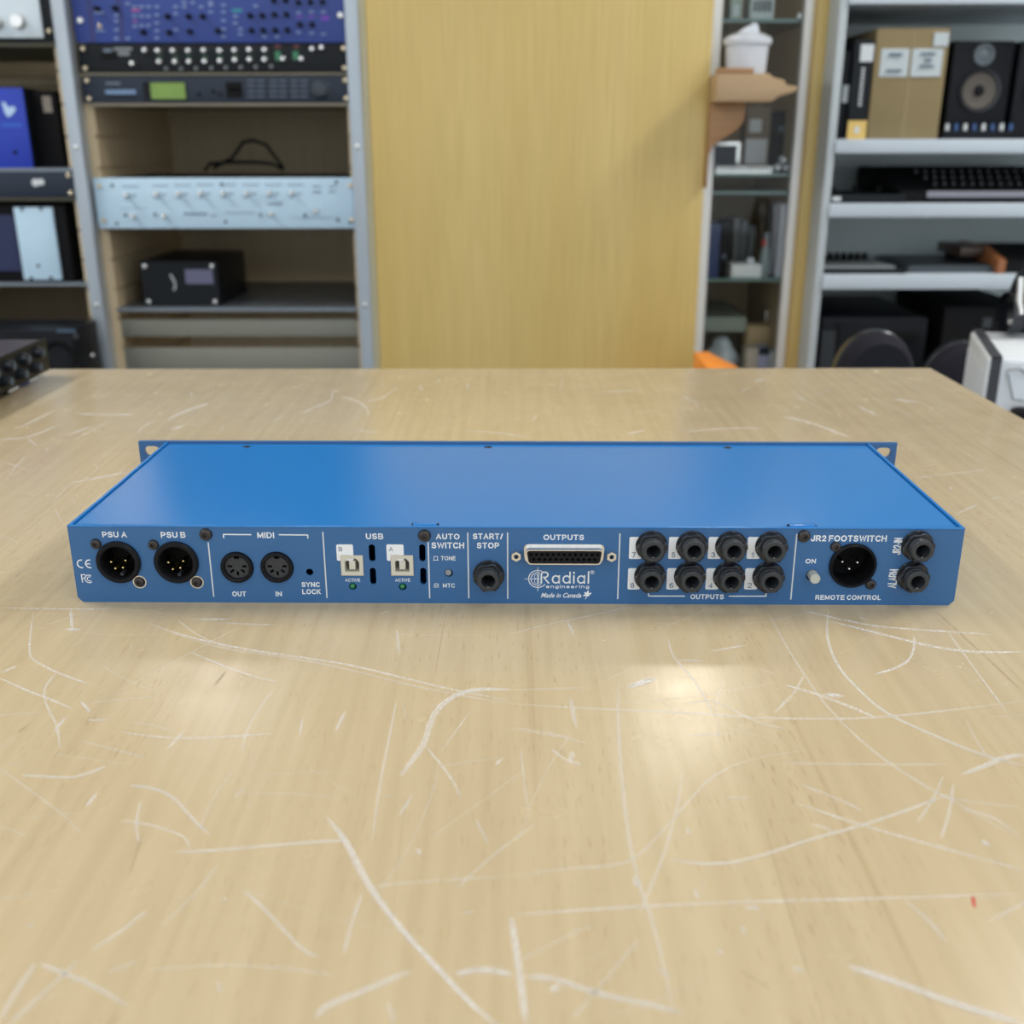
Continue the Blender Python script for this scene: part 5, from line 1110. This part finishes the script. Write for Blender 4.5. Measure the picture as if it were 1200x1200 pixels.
# ------------------------------------------------------------------ two chairs behind the table
def chair(px, py, rx, Y, label, way=-1):
    p = at(px, py, Y); r = thing('office_chair', label, 'chair', (p.x, Y, 0)); R_ = abs(at(px + rx, py, Y).x - p.x)
    hz = R_ * 1.15; cz = p.z - hz
    b = MB(); n = 40
    for k_, (y_, s_) in enumerate(((-.018, .80), (-.024, .93), (-.012, 1.0), (.012, 1.0), (.020, .92), (.020, .0))): pass
    prof_ = [(0, -.026), (R_ * .80, -.024), (R_ * .95, -.015), (R_, 0), (R_ * .95, .015), (R_ * .8, .02), (0, .02)]
    b.lathe(prof_, 44); b.v = [(x, y + .35 * z * z / 1.0, z * hz / R_) for x, y, z in b.v]
    b.build('backrest', CHAIR, r, (0, 0, cz))
    MB().lathe([(R_ * .97, -.004), (R_ * 1.03, -.001), (R_ * 1.03, .012), (R_ * .97, .014)], 44).build('backrest_shell', BLKN, r, (0, .004, cz)).scale = (1, 1, hz / R_)
    MB().box(-.02, .02, .02, .035, .46, cz).build('back_stem', BLKM, r)
    MB().lathe([(0, .44), (.17, .44), (.19, .46), (.18, .50), (0, .51)], 32, axis='Z', c=(0, way * .20, 0)).build('seat', CHAIR, r)
    MB().box(-.02, .02, min(way * .2, .02), max(way * .2, .035), .43, .445).build('seat_bar', BLKM, r)
    MB().lathe([(.025, .06), (.025, .44)], 16, axis='Z', c=(0, way * .20, 0), cap=True).build('gas_post', BLKM, r)
    for k in range(5):
        a = 2 * PI * k / 5 + .3
        MB().tube([(0, way * .20, .08), (math.cos(a) * .20, way * .20 + math.sin(a) * .20, .055)], .014, 8).build('base_leg', BLKM, r)
        MB().lathe([(.025, -.01), (.025, .01)], 16, axis='X', cap=True, c=(math.cos(a) * .20, way * .20 + math.sin(a) * .20, .025)).build('caster', BLKM, r)
    return r
chair(1030, 389, 46, 1.34, 'dark chair with a rounded back just behind the table, left of the two', 1)
chair(1132, 401, 47, 1.93, 'dark round-backed chair partly hidden by the white case')

# ------------------------------------------------------------------ white flight case on a stand, and headphones
fy = 1.24
f0 = at(1158, 419, fy)
zc = f0.z; bk = atz(1137.5, 387.5, zc)
ang = -math.atan2(bk.x - f0.x, bk.y - f0.y); fd_ = math.hypot(bk.x - f0.x, bk.y - f0.y)
hx, hy, hh = .22, fd_ / 2, zc - .52
RZ = Matrix.Rotation(ang, 3, 'Z'); cc_ = Vector((f0.x, f0.y, 0)) + RZ @ Vector((hx, hy, 0))
cs = thing('flight_case', 'white ribbed flight case with a black strap band at the right table corner', 'case', (cc_.x, cc_.y, .52), ang)
def onf(px, py, off=0.0):                 # local point on the case's front side
    o_ = RZ.inverted() @ (CAM - Vector(cs.location)); d_ = RZ.inverted() @ ray_dir(px, py); t_ = (-hy - off - o_.y) / d_.y; return o_ + d_ * t_
MB().box(-hx, hx, -hy, hy, 0, hh).build('case_shell', CASEW, cs, bevel=.006, seg=3)
s0, s1 = onf(1160.5, 430).x, onf(1173, 430).x
MB().box(s0, s1, -hy - .002, -hy + .001, .0, hh + .0015).box(s0, s1, -hy - .002, hy + .002, hh - .001, hh + .002).build('strap_band', mat('charcoal_band', (.035, .038, .045), .5), cs)
rb2 = MB()
for k in range(6): rb2.box(-hx - .0015, -hx + .001, -hy * .8 + k * hy * .32, -hy * .8 + k * hy * .32 + .008, .02, hh - .02)
rb2.build('side_rib', CASEW, cs)
MB().box(s1 + .055, s1 + .16, -hy + .02, hy - .03, hh, hh + .001).build('lavender_sheet', mat('pale_lavender', (.55, .58, .76), .5), cs)
MB().tube([onf(1181, 437, .003), onf(1187, 468, .010), onf(1200, 470, .010)], .0016, 6).tube([onf(1180, 433, .003), onf(1195, 432, .010), onf(1205, 440, .004)], .0016, 6).build('wire_handle', mat('grey_wire', (.30, .33, .35), .4, metal=.4), cs)
pz_ = onf(1183, 474)
MB().box(pz_.x, pz_.x + .08, -hy - .03, -hy - .001, pz_.z - .10, pz_.z).build('black_corner_clasp', BLKM, cs, bevel=.008)
st = thing('low_stand', 'dark low stand carrying the white flight case', 'stand', (cc_.x, cc_.y, 0), ang)
MB().box(-.22, .22, -hy, hy, .49, .52).build('stand_top', BLKM, st)
for sx in (-1, 1):
    for sy_ in (-1, 1): MB().box(sx * .20 - .015, sx * .20 + .015, sy_ * (hy - .02) - .015, sy_ * (hy - .02) + .015, 0, .49).build('leg', BLKM, st)
yh = fy + fd_ - .05
q0 = at(1207, 345, yh)
zz0 = zc
hd = thing('headphones', 'black and chrome headphones standing on the white case at the right picture edge', 'headphones', (q0.x, yh, zz0 + .002))
rr = q0.x - at(1190, 345, yh).x; hgt = at(1207, 308, yh).z - zz0
arc = [(-rr * math.cos(a) * 1.15, 0, hgt * .45 + (hgt * .5) * math.sin(a)) for a in [PI * k / 14 for k in range(15)]]
MB().tube(arc, .006, 10).build('headband', BLK, hd)
for sgn in (-1, 1):
    MB().lathe([(.026, -.010), (.028, -.004), (.028, .006), (.022, .012), (0, .013)] , 24, axis='X', c=(sgn * rr, 0, .029)).build('ear_cup', BLKN, hd)
    MB().tube([(sgn * rr * 1.1, -.012, .075), (sgn * rr * 1.15, -.02, .045), (sgn * rr * 1.05, -.026, .03)], .0045, 8).build('chrome_yoke', SILV, hd)
# ------------------------------------------------------------------ assumed ceiling lights, out of view
for x, y, sx, sy_, p in LIGHTS:
    lb = 'assumed long white ceiling light ' + {(-1.9, 1.35): 'left of the table', (1.9, 1.35): 'right of the table', (.75, -.6): 'behind the camera, right', (-.9, -.9): 'behind the camera, left', (-.9, 3.6): 'beyond the rack'}[(x, y)]
    r = thing('assumed_ceiling_light', lb, 'lamp', (x, y, CEIL - .05), 0, None)
    MB().box(-sx / 2 - .02, sx / 2 + .02, -sy_ / 2 - .02, sy_ / 2 + .02, 0, .05).build('fixture_housing', WHITE, r)
    MB().box(-sx / 2, sx / 2, -sy_ / 2, sy_ / 2, -.002, 0).build('diffuser', mat('assumed_diffuser_glow', (1, .97, .92), .5, emit=3.0, var=0), r)
# assumed small shaded spotlight on a ceiling rod, added for the table's soft glint
gp = atz(884, 862, TZ); dd = gp - CAM; t = (1.72 - gp.y) / dd.y
lp = Vector((gp.x + dd.x * t, gp.y + dd.y * t, gp.z - dd.z * t))
aim = (gp - lp).normalized()
r = thing('assumed_rod_spotlight', 'assumed small shaded spotlight on a thin ceiling rod before the display cabinet, above the picture', 'lamp', lp)
r.rotation_euler = aim.to_track_quat('Z', 'Y').to_euler()
MB().lathe([(.052, .03), (.050, -.02), (.030, -.08), (0, -.085), (0, -.080), (.027, -.075), (.047, -.02), (.049, .03), (.052, .03)], 28, axis='Z').build('lamp_shade', WHITE, r)
MB().lathe([(.040, 0), (.030, .006), (0, .009)], 24, axis='Z').build('bulb', mat('assumed_spot_glow', (1, .92, .78), .4, emit=60, var=0), r)
up = r.rotation_euler.to_matrix().inverted() @ Vector((0, 0, 1)); back = Vector((0, 0, -.06))
MB().tube([back, back + up * (CEIL - lp.z + .02)], .004, 8).build('ceiling_rod', WHITE, r)

GROUPS = {'assumed_ceiling_light': 'assumed long ceiling lights', 'office_chair': 'chairs behind the table', 'bookshelf_speaker': 'studio monitors on the upper white shelf',
          'book': 'dark books on the third glass shelf', 'retail_box': 'boxes on the top glass shelf', 'rack_processor': 'units high in the right rack bay'}
for o in COL.objects:
    if not o.parent and o.name.split('.')[0] in GROUPS: o['group'] = GROUPS[o.name.split('.')[0]]
for o in COL.objects:
    if '_h' in o: del o['_h']
